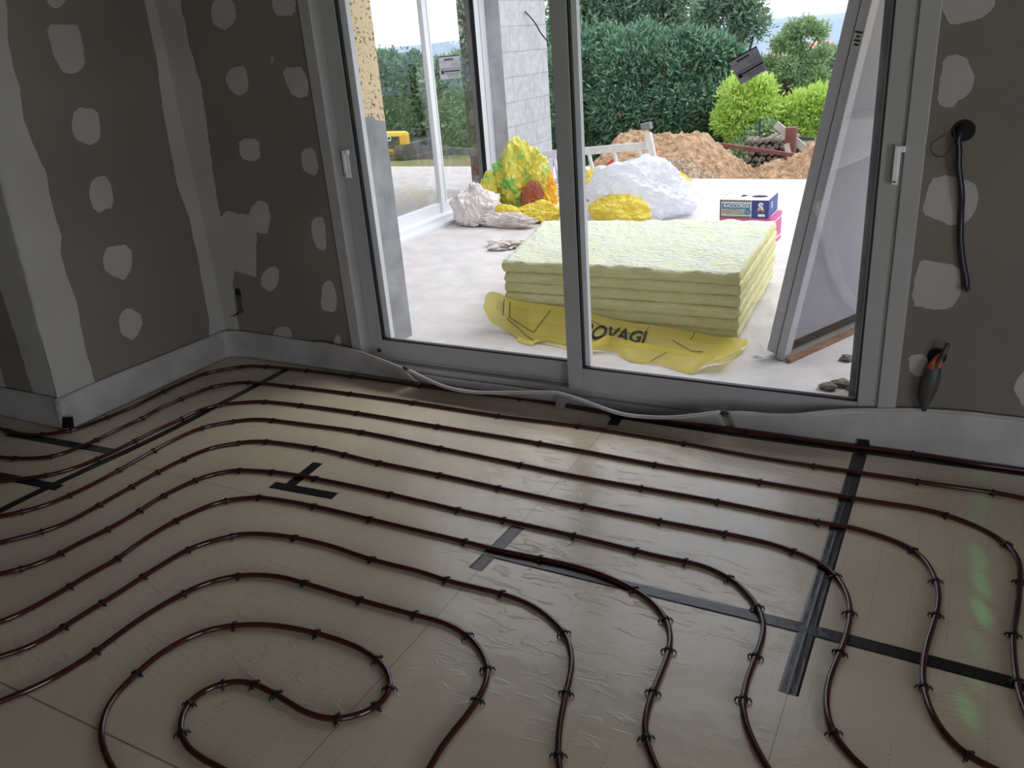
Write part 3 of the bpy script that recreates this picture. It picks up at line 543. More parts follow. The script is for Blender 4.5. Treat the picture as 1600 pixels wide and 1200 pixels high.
# ------------------------------------------------------------------ tapes on the floor
def tape(pl, w, label, z=.0, ends=True, crease_=False):
    P = [px(u, v, 0) for u, v in pl]; b = MB(); pts = spline([list(p) for p in P], .03) if len(P) > 2 else np.array([list(P[0].lerp(P[1], t)) for t in np.linspace(0, 1, max(2, int((P[1] - P[0]).length / .03)))])
    L = []; k = len(pts)
    for i in range(k):
        d = Vector(pts[min(i + 1, k - 1)] - pts[max(i - 1, 0)]).normalized(); s = Vector((-d.y, d.x, 0)); c = Vector(pts[i]); row = []
        for j, t in enumerate(np.linspace(-1, 1, 9)):
            h = .0012 + z + (.0016 * math.exp(-((t - .1) / .10) ** 2) if crease_ else 0) + abs(noise.noise(c * 30 + Vector((t, 0, 0)))) * .0008
            row.append(tuple(c + s * t * w / 2 + Vector((0, 0, h if abs(t) < .99 else z + .0002))))
        L.append(row)
    for i in range(k - 1):
        for j in range(8): b.add([L[i][j], L[i][j + 1], L[i + 1][j + 1], L[i + 1][j]], [(0, 1, 2, 3)])
    o = b.build('floor_tape', M['tape'], smooth=False); bm = bmesh.new(); bm.from_mesh(o.data); bmesh.ops.remove_doubles(bm, verts=bm.verts, dist=1e-5); bm.to_mesh(o.data); bm.free()
    tag(o, label, 'tape', 'black tapes over the board joints'); return o
T = .052
tape([(1352, 694), (1235, 1086)], T, 'long black tape running towards the camera, crossing another at right', 0, True, True)
tape([(760, 862), (1006, 922), (1263, 985), (1600, 1073), (1720, 1106)], T * .95, 'long black tape parallel to the window, crossing at lower right', .0005, True, False)
tape([(812, 824), (745, 890)], T, 'short black tape at the left end of the long crossing tape')
tape([(499, 723), (452, 760)], T, 'short upper black tape of the small L near the middle left')
tape([(428, 757), (526, 775)], T * .95, 'short lower black tape of the small L near the middle left', .0005)
tape([(16, 676), (181, 705)], T, 'black tape below the outer wall corner at far left')
tape([(-40, 733), (96, 761)], T * .95, 'short black tape under the third pipe at the left edge', .0005)
tape([(-40, 818), (60, 768), (240, 685), (353, 627), (451, 576)], T * .9, 'long slanting black tape running below the left wall')
tape([(973, 645), (959, 665)], T, 'short black tape stub under the sagging white foam strip')
tape([(956, 650), (1160, 681), (1350, 707), (1600, 742), (1750, 765)], T * .75, 'long black tape under the pipe nearest the window at right', .0008)
# ------------------------------------------------------------------ perimeter foam strips
def strip(name, base, top, label, hfix=None, th=.006, seed=0, edge=.0035):
    """base: floor points (x,y); top: list of 3D points, same count after resampling"""
    B = spline(base, .02); n_ = max(len(B), 30); Bq = np.stack([np.interp(np.linspace(0, 1, n_), np.linspace(0, 1, len(B)), B[:, k]) for k in range(3)], 1)
    Tt = spline(top, .02); Tq = np.stack([np.interp(np.linspace(0, 1, n_), np.linspace(0, 1, len(Tt)), Tt[:, k]) for k in range(3)], 1)
    rows = 10; b = MB(); V = []
    for i in range(n_):
        for j in range(rows + 1):
            t = j / rows; p = Bq[i] * (1 - t) + Tq[i] * t; p[2] = Bq[i][2] * (1 - t) + Tq[i][2] * t
            w = noise.noise(Vector(p) * 7 + Vector((seed, 0, 0))) * .006 * math.sin(math.pi * t) + .006 * math.sin(math.pi * t)
            d = Bq[min(i + 1, n_ - 1)] - Bq[max(i - 1, 0)]; d = d / (np.linalg.norm(d) + 1e-9); nrm = np.array([d[1], -d[0], 0])
            V.append(tuple(p + nrm * w))
    F = [(i * (rows + 1) + j, (i + 1) * (rows + 1) + j, (i + 1) * (rows + 1) + j + 1, i * (rows + 1) + j + 1) for i in range(n_ - 1) for j in range(rows)]
    b.add(V, F); b.tube([V[i * (rows + 1) + rows] for i in range(n_)], edge, 8); o = b.build(name, M['strip'], smooth=True); s = o.modifiers.new('solid', 'SOLIDIFY'); s.thickness = th; s.offset = 0
    return tag(o, label, 'foam strip')
YB = YW - .014
def lean_top(u, v, hh=.165, yb=YB):      # the top edge lies hh up the strip, leaning in from its foot
    best = None
    for y in np.arange(yb - .001, yb - .17, -.002):
        p = at(u, v, 1, y); L = math.hypot(yb - p.y, p.z)
        if best is None or abs(L - hh) < best[0]: best = (abs(L - hh), p)
    return list(best[1])
XB = XL + .012; YBs = YS - .012
# left part: side wall, outer corner, left wall, inner corner, then along to the taped joint
base = [(-5.0, YBs, 0), (-4.4, YBs, 0), (-3.95, YBs, 0), (-3.80, YBs, 0), (XB, YBs + .0, 0), (XB, YBs + .12, 0), (XB, 2.45, 0), (XB, 2.8, 0), (XB, 3.1, 0), (XB + .02, 3.18, 0), (XB + .12, YB, 0), (-3.4, YB, 0), (-3.1, YB, 0)]
def strips():
    tops = [(-5.0, YBs, .165), (-4.4, YBs, .165), (-3.95, YBs, .168), (-3.80, YBs, .17), (XB, YBs, .17), (XB, YBs + .12, .172), (XB, 2.45, .172), (XB, 2.8, .165), (XB, 3.1, .16), (XB + .02, 3.18, .16), (XB + .12, YB, .16), (-3.4, YB, .158), (-3.1, YB, .15)]
    base2 = list(base); t2 = list(tops)
    for u, v in ((510, 536), (562, 549), (601, 563), (634, 576)):
        p = lean_top(u, v); t2.append(tuple(p)); base2.append((p[0], YB, 0))
    strip('perimeter_strip', base2, t2, 'white foam edge strip rounding the left wall corners up to the door')
    mid = [(638, 578), (645, 580.5), (672, 594), (700, 605), (727.5, 611), (755, 613.5), (810, 613.5), (865, 613.5), (887, 618), (904, 623), (931, 633), (956, 642), (983, 649), (1014, 652), (1044, 653), (1077, 651), (1110, 647), (1128, 645)]
    tm = [tuple(lean_top(u, v)) for u, v in mid]; strip('perimeter_strip', [(p[0], YB, 0) for p in tm], tm, 'white foam edge strip sagging along the foot of the sliding door', seed=5, edge=.006)
    rt = z7([(-10, 165), (75, 170), (150, 178), (300, 180), (450, 165), (600, 152), (750, 148)]); rt = [(1140, 645.5)] + rt
    tr = [tuple(lean_top(u, v)) for u, v in rt] + [tuple(at(u, v, 1, YB)) for u, v in z7([(1000, 150), (1300, 170), (1500, 195), (1600, 205), (2000, 262)])]
    strip('perimeter_strip', [(p[0], YB, 0) for p in tr], tr, 'white foam edge strip below the right wall beside the door', seed=9)
strips()
def tape_wrap(u0, v0, u1, v1, w, label):
    a, c = Vector(lean_top(u0, v0)), Vector(lean_top(u1, v1)); b = MB()
    b.tube([a, a.lerp(c, .5), c], [.006, .009, .006], 8); o = b.build('joint_tape', M['black'], smooth=True); tag(o, label, 'tape')
tape_wrap(632, 574, 644, 580, 0, 'small black tape joining two foam strips left of the door')
tape_wrap(1124, 646, 1142, 646, 0, 'small black tape joining two foam strips right of the door middle')
# black tape bit at the foot of the outer corner, and one over the strip foot at right
b = MB(); c = px(107, 669, 0); b.add([(c.x - .004, c.y - .03, .001), (c.x - .05, c.y - .02, .001), (c.x - .05, c.y + .0, .07), (c.x + .005, c.y - .002, .07)], [(0, 1, 2, 3)])
p1, p2, p3, p4 = at(99, 669, 1, YS - .03), at(117, 667, 1, YS - .03), at(115, 650, 1, YS - .03), at(99, 651, 1, YS - .03)
b = MB(); b.add([p1, p2, p3, p4] + [p + Vector((0, .004, 0)) for p in (p1, p2, p3, p4)], [(0, 1, 2, 3), (7, 6, 5, 4), (0, 4, 5, 1), (1, 5, 6, 2), (2, 6, 7, 3), (3, 7, 4, 0)])
tag(b.build('corner_tape', M['tape']), 'black tape patch upright at the foot of the outer wall corner', 'tape')
q = [at(u, v, 1, YB - .02) for u, v in ((1343, 700), (1362, 701), (1362, 690), (1344, 688))]
b = MB(); b.add(q + [p + Vector((0, .003, 0)) for p in q], [(0, 1, 2, 3), (7, 6, 5, 4), (0, 4, 5, 1), (1, 5, 6, 2), (2, 6, 7, 3), (3, 7, 4, 0)]); tag(b.build('tape_end', M['tape']), 'black tape end turned up on the foam strip at right', 'tape')
q = [Vector(lean_top(874, 616)), Vector(lean_top(890, 618)), px(886, 639, .004), px(871, 637, .004)]; q = [p + Vector((0, -.008, .004)) for p in q]
b = MB(); b.add(q + [p + Vector((0, .002, 0)) for p in q], [(0, 1, 2, 3), (7, 6, 5, 4), (0, 4, 5, 1), (1, 5, 6, 2), (2, 6, 7, 3), (3, 7, 4, 0)]); tag(b.build('clear_tape', M['cleartape']), 'piece of clear tape holding the white strip to the floor', 'tape')
# ------------------------------------------------------------------ electrical stubs on the walls
def disc(c, r, m, name, parent, axis=1, d=.002, sx=1):
    b = MB(); n_ = 24; P = [Vector((r * sx * math.cos(2 * math.pi * i / n_), 0, r * math.sin(2 * math.pi * i / n_))) + Vector(c) for i in range(n_)]
    b.add([p - Vector((0, d, 0)) for p in P] + [p for p in P], [tuple(range(n_))] + [(i, (i + 1) % n_, n_ + (i + 1) % n_, n_ + i) for i in range(n_)]); return b.build(name, m, parent)
def stub(name, u, v, label, cat):
    c = at(u, v, 1, YW); r = empty(name, c); tag(r, label, cat); return r, c
r, c = stub('cable_outlet', 1508, 205, 'thick dark blue cable hanging from the upper wall hole at right', 'cable')
disc((0, 0, 0), .036, M['hole'], 'hole', r)
def onw(L, y, c): return [at(u, v, 1, y) - c for u, v in L]
P = onw([(1506, 196)], YW + .01, c) + onw([(1504, 205)], YW - .02, c) + onw(Z4([(1235, 800), (1240, 860), (1238, 950), (1255, 1100)]), YW - .03, c) + onw(Z8([(1252, 60), (1250, 200), (1262, 320), (1280, 420), (1287, 490)]), YW - .016, c)
b = MB(); b.tube(spline([list(p) for p in P], .012), .0105, 12); b.build('cable', M['cable'], r, smooth=True)
P = onw(Z8([(1262, 462), (1270, 490), (1292, 494), (1298, 462)]), YW - .024, c); b = MB(); b.tube(spline([list(p) for p in P], .006), .004, 8); b.build('cable_end', M['copper'], r, smooth=True)
P = onw(Z4([(1205, 720), (1215, 800), (1190, 850), (1150, 890), (1110, 890), (1080, 855), (1090, 815), (1125, 790), (1165, 765)]), YW - .03, c); b = MB(); b.tube(spline([list(p) for p in P], .006), .0018, 6); b.build('thin_wire', M['copper'], r, smooth=True)
P = onw(Z4([(1165, 880), (1168, 940), (1185, 975), (1210, 965), (1225, 900)]), YW - .03, c); b = MB(); b.tube(spline([list(p) for p in P], .006), .0014, 6); b.build('thin_wire', M['copper'], r, smooth=True)
r, c = stub('conduit_outlet', 1467, 558, 'grey conduit bundle with orange sleeve in the lower right wall hole', 'conduit')
disc((0, 0, 0), .033, M['hole'], 'hole', r)
P = onw(Z8([(1120, 870)]), YW - .01, c) + onw(Z8([(1105, 920), (1090, 980), (1070, 1050), (1052, 1110), (1045, 1160), (1043, 1175)]), YW - .035, c)
b = MB(); b.tube([list(p) for p in P], [.014, .022, .030, .029, .022, .010, .009], 14); b.build('conduit', M['conduit'], r, smooth=True)
P = onw(Z8([(1150, 850)]), YW + .0, c) + onw(Z8([(1135, 865), (1115, 900), (1098, 935)]), YW - .035, c)
b = MB(); b.tube([list(p) for p in P], [.008, .013, .020, .024], 12); b.build('orange_sleeve', M['orange'], r, smooth=True)
P = onw(Z8([(1180, 795), (1155, 850), (1120, 905), (1095, 960)]), YW - .05, c); b = MB(); b.tube([list(p) for p in P], [.009, .009, .008, .007], 10); b.build('dark_tube', M['conduit'], r, smooth=True)
r, c = stub('wire_outlet', 374, 456, 'small dark wires hanging from the hole near the left inner corner', 'cable')
disc((0, 0, 0), .026, M['hole'], 'hole', r, sx=.85)
P = onw(E_([(1068, 365)]), YW, c) + onw(E_([(1075, 390), (1078, 420), (1076, 448)]), YW - .022, c); b = MB(); b.tube([list(p) for p in P], [.010, .011, .008, .006], 8); b.build('cable', M['dkgrey'], r, smooth=True)
for L in ([(1076, 440), (1060, 458), (1038, 468)], [(1076, 440), (1068, 456), (1050, 466)], [(1078, 430), (1092, 440), (1080, 455)]):
    P = onw(E_(L), YW - .024, c); b = MB(); b.tube(spline([list(p) for p in P], .008), .0022, 6); b.build('wire', M['hole'], r, smooth=True)
# ------------------------------------------------------------------ things on the terrace
# stack of glass wool batts
FLc, BLc, BRc, FRc = [Vector(p) for p in ((-2.345, 4.125, 0), (-2.60, 5.215, 0), (-1.05, 5.44, 0), (-.975, 4.17, 0))]
def batt(z0, z1, top, seed, jit):
    nx, ny, nz = 54, 34, 4; V = []; idx = {}; F = []; MI = []
    def P(i, j, k):
        if (i, j, k) in idx: return idx[(i, j, k)]
        s, t, w = i / nx, j / ny, k / nz; p = (FLc.lerp(FRc, s)).lerp(BLc.lerp(BRc, s), t)
        z = z0 + (z1 - z0) * w; c = Vector((s - .5, t - .5, 0))
        sag = .006 * noise.noise(Vector((s * 3, seed, t * 2)))
        q = p + Vector((0, 0, z + sag))
        out_ = Vector((0, 0, 0))
        edge = (1 - abs(w * 2 - 1) ** 3) * .005
        if j == 0: out_ += Vector((0, -1, 0)) * (edge + .006 * noise.noise(q * 14) + .006 * noise.noise(q * 60))
        if j == ny: out_ += Vector((0, 1, 0)) * edge
        if i == nx: out_ += Vector((1, 0, 0)) * (edge + .007 * noise.noise(q * 22) + .005 * noise.noise(q * 70))
        if i == 0: out_ += Vector((-1, 0, 0)) * (edge + .008 * noise.noise(q * 22))
        if top and k == nz: out_ += Vector((0, 0, 1)) * (.012 * noise.noise(q * 6) + .010 * noise.noise(Vector((q.x * 14, q.y * 30, 0))) + .005 * noise.noise(q * 60))
        q += out_ + Vector(jit); idx[(i, j, k)] = len(V); V.append(tuple(q)); return idx[(i, j, k)]
    for i in range(nx):
        for j in range(ny):
            F.append((P(i, j, nz), P(i + 1, j, nz), P(i + 1, j + 1, nz), P(i, j + 1, nz))); MI.append(1 if top else 0)
            F.append((P(i, j, 0), P(i, j + 1, 0), P(i + 1, j + 1, 0), P(i + 1, j, 0))); MI.append(0)
    for i in range(nx):
        for k in range(nz):
            F.append((P(i, 0, k), P(i + 1, 0, k), P(i + 1, 0, k + 1), P(i, 0, k + 1))); F.append((P(i, ny, k), P(i, ny, k + 1), P(i + 1, ny, k + 1), P(i + 1, ny, k))); MI += [0, 0]
    for j in range(ny):
        for k in range(nz):
            F.append((P(0, j, k), P(0, j, k + 1), P(0, j + 1, k + 1), P(0, j + 1, k))); F.append((P(nx, j, k), P(nx, j + 1, k), P(nx, j + 1, k + 1), P(nx, j, k + 1))); MI += [0, 0]
    me = bpy.data.meshes.new('insulation_batt'); me.from_pydata(V, [], F); me.polygons.foreach_set('material_index', MI)
    return link('insulation_batt', me, [M['batt'], M['battop']], None, True)
bn = ['bottom', 'second from bottom', 'third from bottom', 'fourth from bottom', 'fifth from bottom', 'topmost']
hb = (.415 - .035) / 6
for i in range(6):
    j = (random.uniform(-.006, .006), random.uniform(-.006, .006), 0)
    o = batt(.035 + i * hb + .001, .035 + (i + 1) * hb - .0035, i == 5, i * 5.1, j)
    tag(o, 'pale yellow insulation batt on the terrace stack, %s' % bn[i], 'insulation batt', 'stack of insulation batts')
# yellow printed wrap slipping off the foot of the stack
zz5 = lambda L: [(740 + x * .2875, 440 + y * .2875) for x, y in L]
def sheet(topc, midc, botc, nU=70, nV=10):
    def rs(L): L = np.array([list(p) for p in L]); L = spline(L, .01); t = np.linspace(0, 1, len(L)); q = np.linspace(0, 1, nU); return np.stack([np.interp(q, t, L[:, k]) for k in range(3)], 1)
    R_ = [rs(c) for c in (topc, midc, botc) if c is not None]; G = []
    for a, c in zip(R_[:-1], R_[1:]):
        for k in range(nV): G.append(a * (1 - k / nV) + c * (k / nV))
    G.append(R_[-1]); G = np.array(G)
    for i in range(G.shape[0]):
        for j in range(nU):
            p = Vector(G[i, j]); nn = noise.noise(p * 9) * .012 + noise.noise(p * 28) * .005; G[i, j] += np.array([0, -abs(nn), nn * .6]);
            G[i, j][2] = max(.002, G[i, j][2])
    return G
yf = 4.125
def yfront(x): return 4.125 + (x + 2.345) * .033 - .028
def onfront(u, v, off=0.0):
    p = at(u, v, 1, 4.11)
    for _ in range(3): p = at(u, v, 1, yfront(p.x) - off)
    return p
topc = [onfront(u, v, .03) for u, v in zz5([(75, 70), (110, 52), (160, 66), (200, 88)])] + [onfront(u, v) for u, v in zz5([(280, 110), (400, 125), (510, 140), (620, 160), (700, 190), (850, 220), (1000, 240), (1150, 265), (1300, 290), (1400, 303), (1500, 316)])]
midl = [(60, 140), (90, 200), (130, 230), (200, 275), (290, 320), (400, 320), (510, 340), (600, 350), (700, 345), (800, 350), (900, 360), (1050, 380), (1200, 395), (1380, 408), (1490, 350)]
midc = []
for (u, v), tp in zip(zz5(midl), topc):
    p = onfront(u, v, .03)
    if p.z < .02: p = px(u, v, .012)
    midc.append(p)
G1 = sheet(topc, None, midc, 80, 16)
bot = [(240, 320), (330, 345), (355, 318), (480, 355), (600, 370), (760, 380), (820, 410), (870, 435), (1000, 450), (1130, 485), (1205, 502), (1260, 462), (1400, 432), (1470, 385), (1505, 335)]
flt = [(250, 300), (330, 312), (400, 325), (500, 340), (600, 362), (700, 312), (760, 295), (900, 330), (1000, 350), (1100, 368), (1200, 385), (1290, 395), (1380, 405), (1450, 372), (1503, 322)]
ft = [px(u, v, .085 if 600 < x0_ < 1450 else .02) for (u, v), (x0_, _) in zip(zz5(flt), flt)]; fb = [px(u, v, .006) for u, v in zz5(bot)]
G2 = sheet(ft, None, fb, 80, 10)
wrap = empty('plastic_wrap', (-1.6, 4.05, 0)); tag(wrap, 'printed yellow plastic wrap crumpled around the foot of the insulation stack', 'plastic wrap')
def grid_obj(G, name, m, parent, thick=.0):
    nv, nu = G.shape[:2]; off = Vector(parent.location) if parent else Vector((0, 0, 0))
    me = bpy.data.meshes.new(name); me.from_pydata([tuple(Vector(p) - off) for p in G.reshape(-1, 3)], [], [(i * nu + j, i * nu + j + 1, (i + 1) * nu + j + 1, (i + 1) * nu + j) for i in range(nv - 1) for j in range(nu - 1)])
    return link(name, me, m, parent, True)
grid_obj(G1, 'wrap_sheet', M['wrap'], wrap); grid_obj(G2, 'wrap_flap', M['wrap'], wrap)
def surf(G, s, t):
    nv, nu = G.shape[:2]; x = min(max(s, 0), .9999) * (nu - 1); y = min(max(t, 0), .9999) * (nv - 1); i, j = int(y), int(x); a, c = y - i, x - j
    p = G[i, j] * (1 - a) * (1 - c) + G[i, j + 1] * (1 - a) * c + G[i + 1, j] * a * (1 - c) + G[i + 1, j + 1] * a * c; return Vector(p)
pr_ = MB()
def pline(G, L, w=.0045):
    for (a, c) in zip(L[:-1], L[1:]):
        k = max(2, int(30 * math.hypot(c[0] - a[0], c[1] - a[1])) + 2); pts = [surf(G, a[0] + (c[0] - a[0]) * i / k, a[1] + (c[1] - a[1]) * i / k) + Vector((0, -.004, .002)) for i in range(k + 1)]; pr_.tube([p - Vector(wrap.location) for p in pts], w / 2, 4)
pline(G1, [(.115, .08), (.13, .55), (.27, .75), (.285, .12)]); pline(G1, [(.12, .62), (.26, .88), (.29, .98)]); pline(G1, [(.09, .1), (.1, .6)])
for k in range(5): pline(G1, [(.065, .25 + k * .06), (.095, .25 + k * .06)], .002)
pline(G1, [(.40, .05), (.52, .35), (.62, .45)], .003); pline(G1, [(.66, .1), (.64, .55)], .003); pline(G1, [(.75, .5), (.82, .9), (.85, .85)], .003); pline(G1, [(.82, .05), (.81, .4)], .003)
pline(G2, [(.58, .2), (.55, .9)], .003)
pr_.build('wrap_print', M['black'], wrap)
def text_on(G, body, s0, s1, t0, t1, name, bold=.02):
    me = text_mesh(body, 1, (1, 1), bold); xs = [v.co.x for v in me.vertices]; ys = [v.co.y for v in me.vertices]; bm = bmesh.new(); bm.from_mesh(me); bmesh.ops.triangulate(bm, faces=bm.faces); bmesh.ops.subdivide_edges(bm, edges=bm.edges, cuts=2); bm.to_mesh(me); bm.free()
    x0, x1, ya, yb = min(xs), max(xs), min(ys), max(ys)
    for v in me.vertices:
        a = (v.co.x - x0) / (x1 - x0); c = (v.co.y - ya) / (yb - ya); v.co = surf(G, s0 + (s1 - s0) * a, t1 + (t0 - t1) * c) + Vector((0, -.006, .003)) - Vector(wrap.location)
    me.materials.clear(); link(name, me, M['black'], wrap)
text_on(G1, '2OVAGI', .445, .66, .28, .80, 'wrap_lettering')
def arc_pr(cs, ct, rs_, rt_, a0, a1, G):
    L = [(cs + rs_ * math.cos(a), ct + rt_ * math.sin(a)) for a in np.linspace(a0, a1, 9)]
    pline(G, L, .003)
arc_pr(.74, .12, .04, .3, .2, 2.9, G1); arc_pr(.74, .12, .025, .18, .2, 2.9, G1)
# crumpled plastic bags
def crumple(name, c, r, m, label, cat='plastic bag', seed=0, amp=.35, sub=5, group=None, parent=None, flat=0):
    bm = bmesh.new(); bmesh.ops.create_icosphere(bm, subdivisions=sub, radius=1); sv = Vector((seed * 7.3, seed * 3.1, seed))
    for v in bm.verts:
        d = v.co.normalized(); w3 = d + .25 * noise.noise_vector(d * 2 + sv); f = 1 + amp * .9 * noise.noise(d * 1.3 + sv) + amp * .75 * (abs(noise.noise(w3 * 2.3 + sv)) - .2) + amp * .6 * (abs(noise.noise(w3 * 5.5 + sv)) - .2) + amp * .14 * abs(noise.noise(w3 * 13 + sv))
        q = Vector((d.x * r[0], d.y * r[1], d.z * r[2])) * f; q.z = max(q.z + r[2] * .75, .004 + .01 * abs(noise.noise(d * 5))); v.co = q
    me = bpy.data.meshes.new(name); bm.to_mesh(me); bm.free(); o = link(name, me, m, parent, False); o.location = c
    if label: tag(o, label, cat, group)
    return o
def atf(u, v): return px(u, v, 0)
crumple('plastic_bag', atf(746, 349), (.22, .16, .20), M['wbag'], 'white crumpled bag beside the far glass door', seed=1)
crumple('plastic_bag', atf(771, 336), (.12, .11, .22), M['gbag'], 'small olive yellow bag between the white bag and block wall', seed=2)
crumple('plastic_bag', atf(822, 332), (.24, .22, .37), M['gbag'], 'tall heap of yellow and green bags against the block wall', seed=3, amp=.4)
crumple('plastic_bag', atf(853, 330) , (.12, .12, .26), M['obag'], 'orange yellow bag at the right of the bag heap', seed=4)
crumple('plastic_bag', atf(839, 336) + Vector((0, -.05, .02)), (.12, .08, .17), M['rbag'], 'small brown red bag tucked in the yellow bag heap', seed=5)
crumple('plastic_bag', atf(847, 345), (.22, .13, .10), M['ybag'], 'flat yellow bag lying in front of the bag heap', seed=6)
crumple('plastic_bag', atf(795, 350), (.16, .10, .10), M['ybag'], 'low yellow bag behind the torn white sheet', seed=7)
crumple('plastic_sheet', atf(800, 353) + Vector((0, -.06, 0)), (.26, .07, .07), M['wbag'], 'torn white plastic sheet in front of the bag heap', 'plastic sheet', seed=8, amp=.6)
crumple('paper_scrap', atf(795, 386), (.15, .10, .035), M['wbag'], 'scrap of grey crumpled paper alone on the terrace slab', 'paper', seed=9, amp=.9)
crumple('plastic_film', atf(1000, 338), (.50, .36, .30), M['wfilm'], 'big heap of milky white film behind the insulation stack', 'plastic film', seed=12, amp=.32)
crumple('plastic_bag', atf(990, 340) + Vector((0, -.30, 0)), (.27, .14, .15), M['ybag'], 'yellow bag showing under the white film heap', seed=11)
crumple('plastic_bag', atf(932, 311), (.15, .12, .17), M['ybag'], 'bright yellow bag left of the white film heap', seed=15)
crumple('plastic_bag', atf(1055, 318), (.17, .12, .16), M['ybag'], 'bright yellow bag right of the white film heap', seed=13)
crumple('red_scrap', atf(913, 309) + Vector((-.02, .1, 0)), (.10, .08, .05), M['red'], 'small red plastic piece left of the yellow bag', 'scrap', seed=14)
# cartons
def bxp(u, v, y): return at(u, v, 1, y)
yb_ = 5.95
A0 = bxp(1127, 340, yb_); A1 = bxp(1203, 340, yb_); T0 = bxp(1127, 312.5, yb_); xw = A1.x - A0.x; hB = T0.z - A0.z; zb_ = A0.z; dB = .30
skew = Vector((.02, 1, 0)) * dB
mg = empty('carton', (A0.x, yb_, 0)); tag(mg, 'magenta and white carton standing behind the insulation stack', 'box')
sx = Vector((xw, 0, 0))
b = MB(); b.obox((0, -.005, 0), sx * 1.0 + Vector((.025, 0, 0)), skew * 1.08, (0, 0, zb_ - .001)); o = b.build('carton_body', M['magenta'], mg)
b = MB(); xr = xw + .0262
for z0_, z1_ in ((0, zb_ * .33), (zb_ * .42, zb_ * .46), (zb_ * .86, zb_ * .885)): b.add([(xr, .0, z0_), (xr + .006, dB * 1.05, z0_), (xr + .006, dB * 1.05, z1_), (xr, .0, z1_)], [(0, 1, 2, 3)])
b.build('white_band', M['boxwhite'], mg)
bx = empty('carton', (A0.x, yb_, zb_)); tag(bx, 'blue and white RACCORDS carton lying on the magenta carton', 'box')
b = MB(); t = .004
b.obox((0, 0, 0), sx, skew, (0, 0, t)); b.obox((0, 0, t), sx, (0, t, 0), (0, 0, hB - t)); b.obox((0, dB - t, t), sx, (0, t, 0), (0, 0, hB - t)); b.obox((0, t, t), (t, 0, 0), (0, dB - 2 * t, 0), (0, 0, hB - t)); b.obox((xw - t, t, t), (t, 0, 0), (0, dB - 2 * t, 0), (0, 0, hB - t))
b.build('carton_body', M['boxwhite'], bx)
# lid with two round cut-outs
def lid():
    bm = bmesh.new(); n_ = 28; W_, D_ = xw, dB; cs_ = [(.30, .55, .042), (.72, .5, .046)]
    b = MB(); g = 60; ny_ = 34
    for i in range(g):
        for j in range(ny_):
            cx, cy = (i + .5) / g * W_, (j + .5) / ny_ * D_
            if any(((cx - a * W_) / (r * 1.25)) ** 2 + ((cy - c * D_) / r) ** 2 < 1 for a, c, r in cs_[1:]) or ((cx - .3 * W_) / .055) ** 2 + ((cy - .55 * D_) / .045) ** 2 < 1 and cx > .33 * W_: continue
            x0, x1, y0, y1 = i / g * W_, (i + 1) / g * W_, j / ny_ * D_, (j + 1) / ny_ * D_
            b.add([(x0, y0, hB), (x1, y0, hB), (x1, y1, hB), (x0, y1, hB)], [(0, 1, 2, 3)])
    b.build('carton_lid', M['boxwhite'], bx)
lid()
b = MB(); e_ = -.0012; fx = lambda s: s * xw; fz = lambda t: t * hB
def fq(mb, s0, s1, t0, t1, e=e_): mb.add([(fx(s0), e, fz(t0)), (fx(s1), e, fz(t0)), (fx(s1), e, fz(t1)), (fx(s0), e, fz(t1))], [(0, 1, 2, 3)])
fq(b, .655, 1, 0, 1); b.build('blue_panel', M['boxblue'], bx)
b = MB(); b.add([(xw + .0012, 0, 0), (xw + .0012, dB, 0), (xw + .0012, dB, hB), (xw + .0012, 0, hB)], [(0, 1, 2, 3)]); b.build('blue_side', M['boxblue'], bx)
b = MB(); fq(b, .04, .62, .50, .80); b.add([(fx(.58) + .022 * math.cos(a), -.003, fz(.34) + .022 * math.sin(a)) for a in np.linspace(0, 2 * math.pi, 17)[:-1]], [tuple(range(16))]); b.build('blue_band', M['boxsky'], bx)
b = MB(); fq(b, .04, .54, .17, .48); b.build('picture', M['boxbeige'], bx)
b = MB(); fq(b, 0, .64, 0, .1, -.0016); fq(b, 0, .64, .9, 1, -.0016); fq(b, 0, .025, .1, .9, -.0016); b.build('dark_border', M['black'], bx)
b = MB()
for k in range(14):
    s = .03 + k * .044; b.add([(fx(s), -.003, fz(.02)), (fx(s + .014), -.003, fz(.02)), (fx(s + .03), -.003, fz(.08)), (fx(s + .016), -.003, fz(.08))], [(0, 1, 2, 3)]); b.add([(fx(s), -.003, fz(.92)), (fx(s + .014), -.003, fz(.92)), (fx(s + .03), -.003, fz(.98)), (fx(s + .016), -.003, fz(.98))], [(0, 1, 2, 3)])
fq(b, .79, .93, .10, .24, -.003); b.build('white_marks', M['white'], bx)
place_text('lettering', 'RACCORDS', .034, (fx(.34), -.003, fz(.67)), (1, 0, 0), (0, 0, 1), M['white'], bx, bold=.0008)
place_text('emblem', 'S', .075, (fx(.84), -.003, fz(.62)), (1, 0, 0), (0, 0, 1), M['white'], bx, bold=.004)
place_text('emblem', 'S', .06, (xw + .003, dB * .3, fz(.62)), (0, 1, 0), (0, 0, 1), M['white'], bx, bold=.004)
b = MB(); fq(b, .77, .92, .38, .47, -.003); b.build('orange_mark', M['orangeprint'], bx)
place_text('small_lettering', '16', .02, (fx(.58), -.0045, fz(.34)), (1, 0, 0), (0, 0, 1), M['white'], bx)
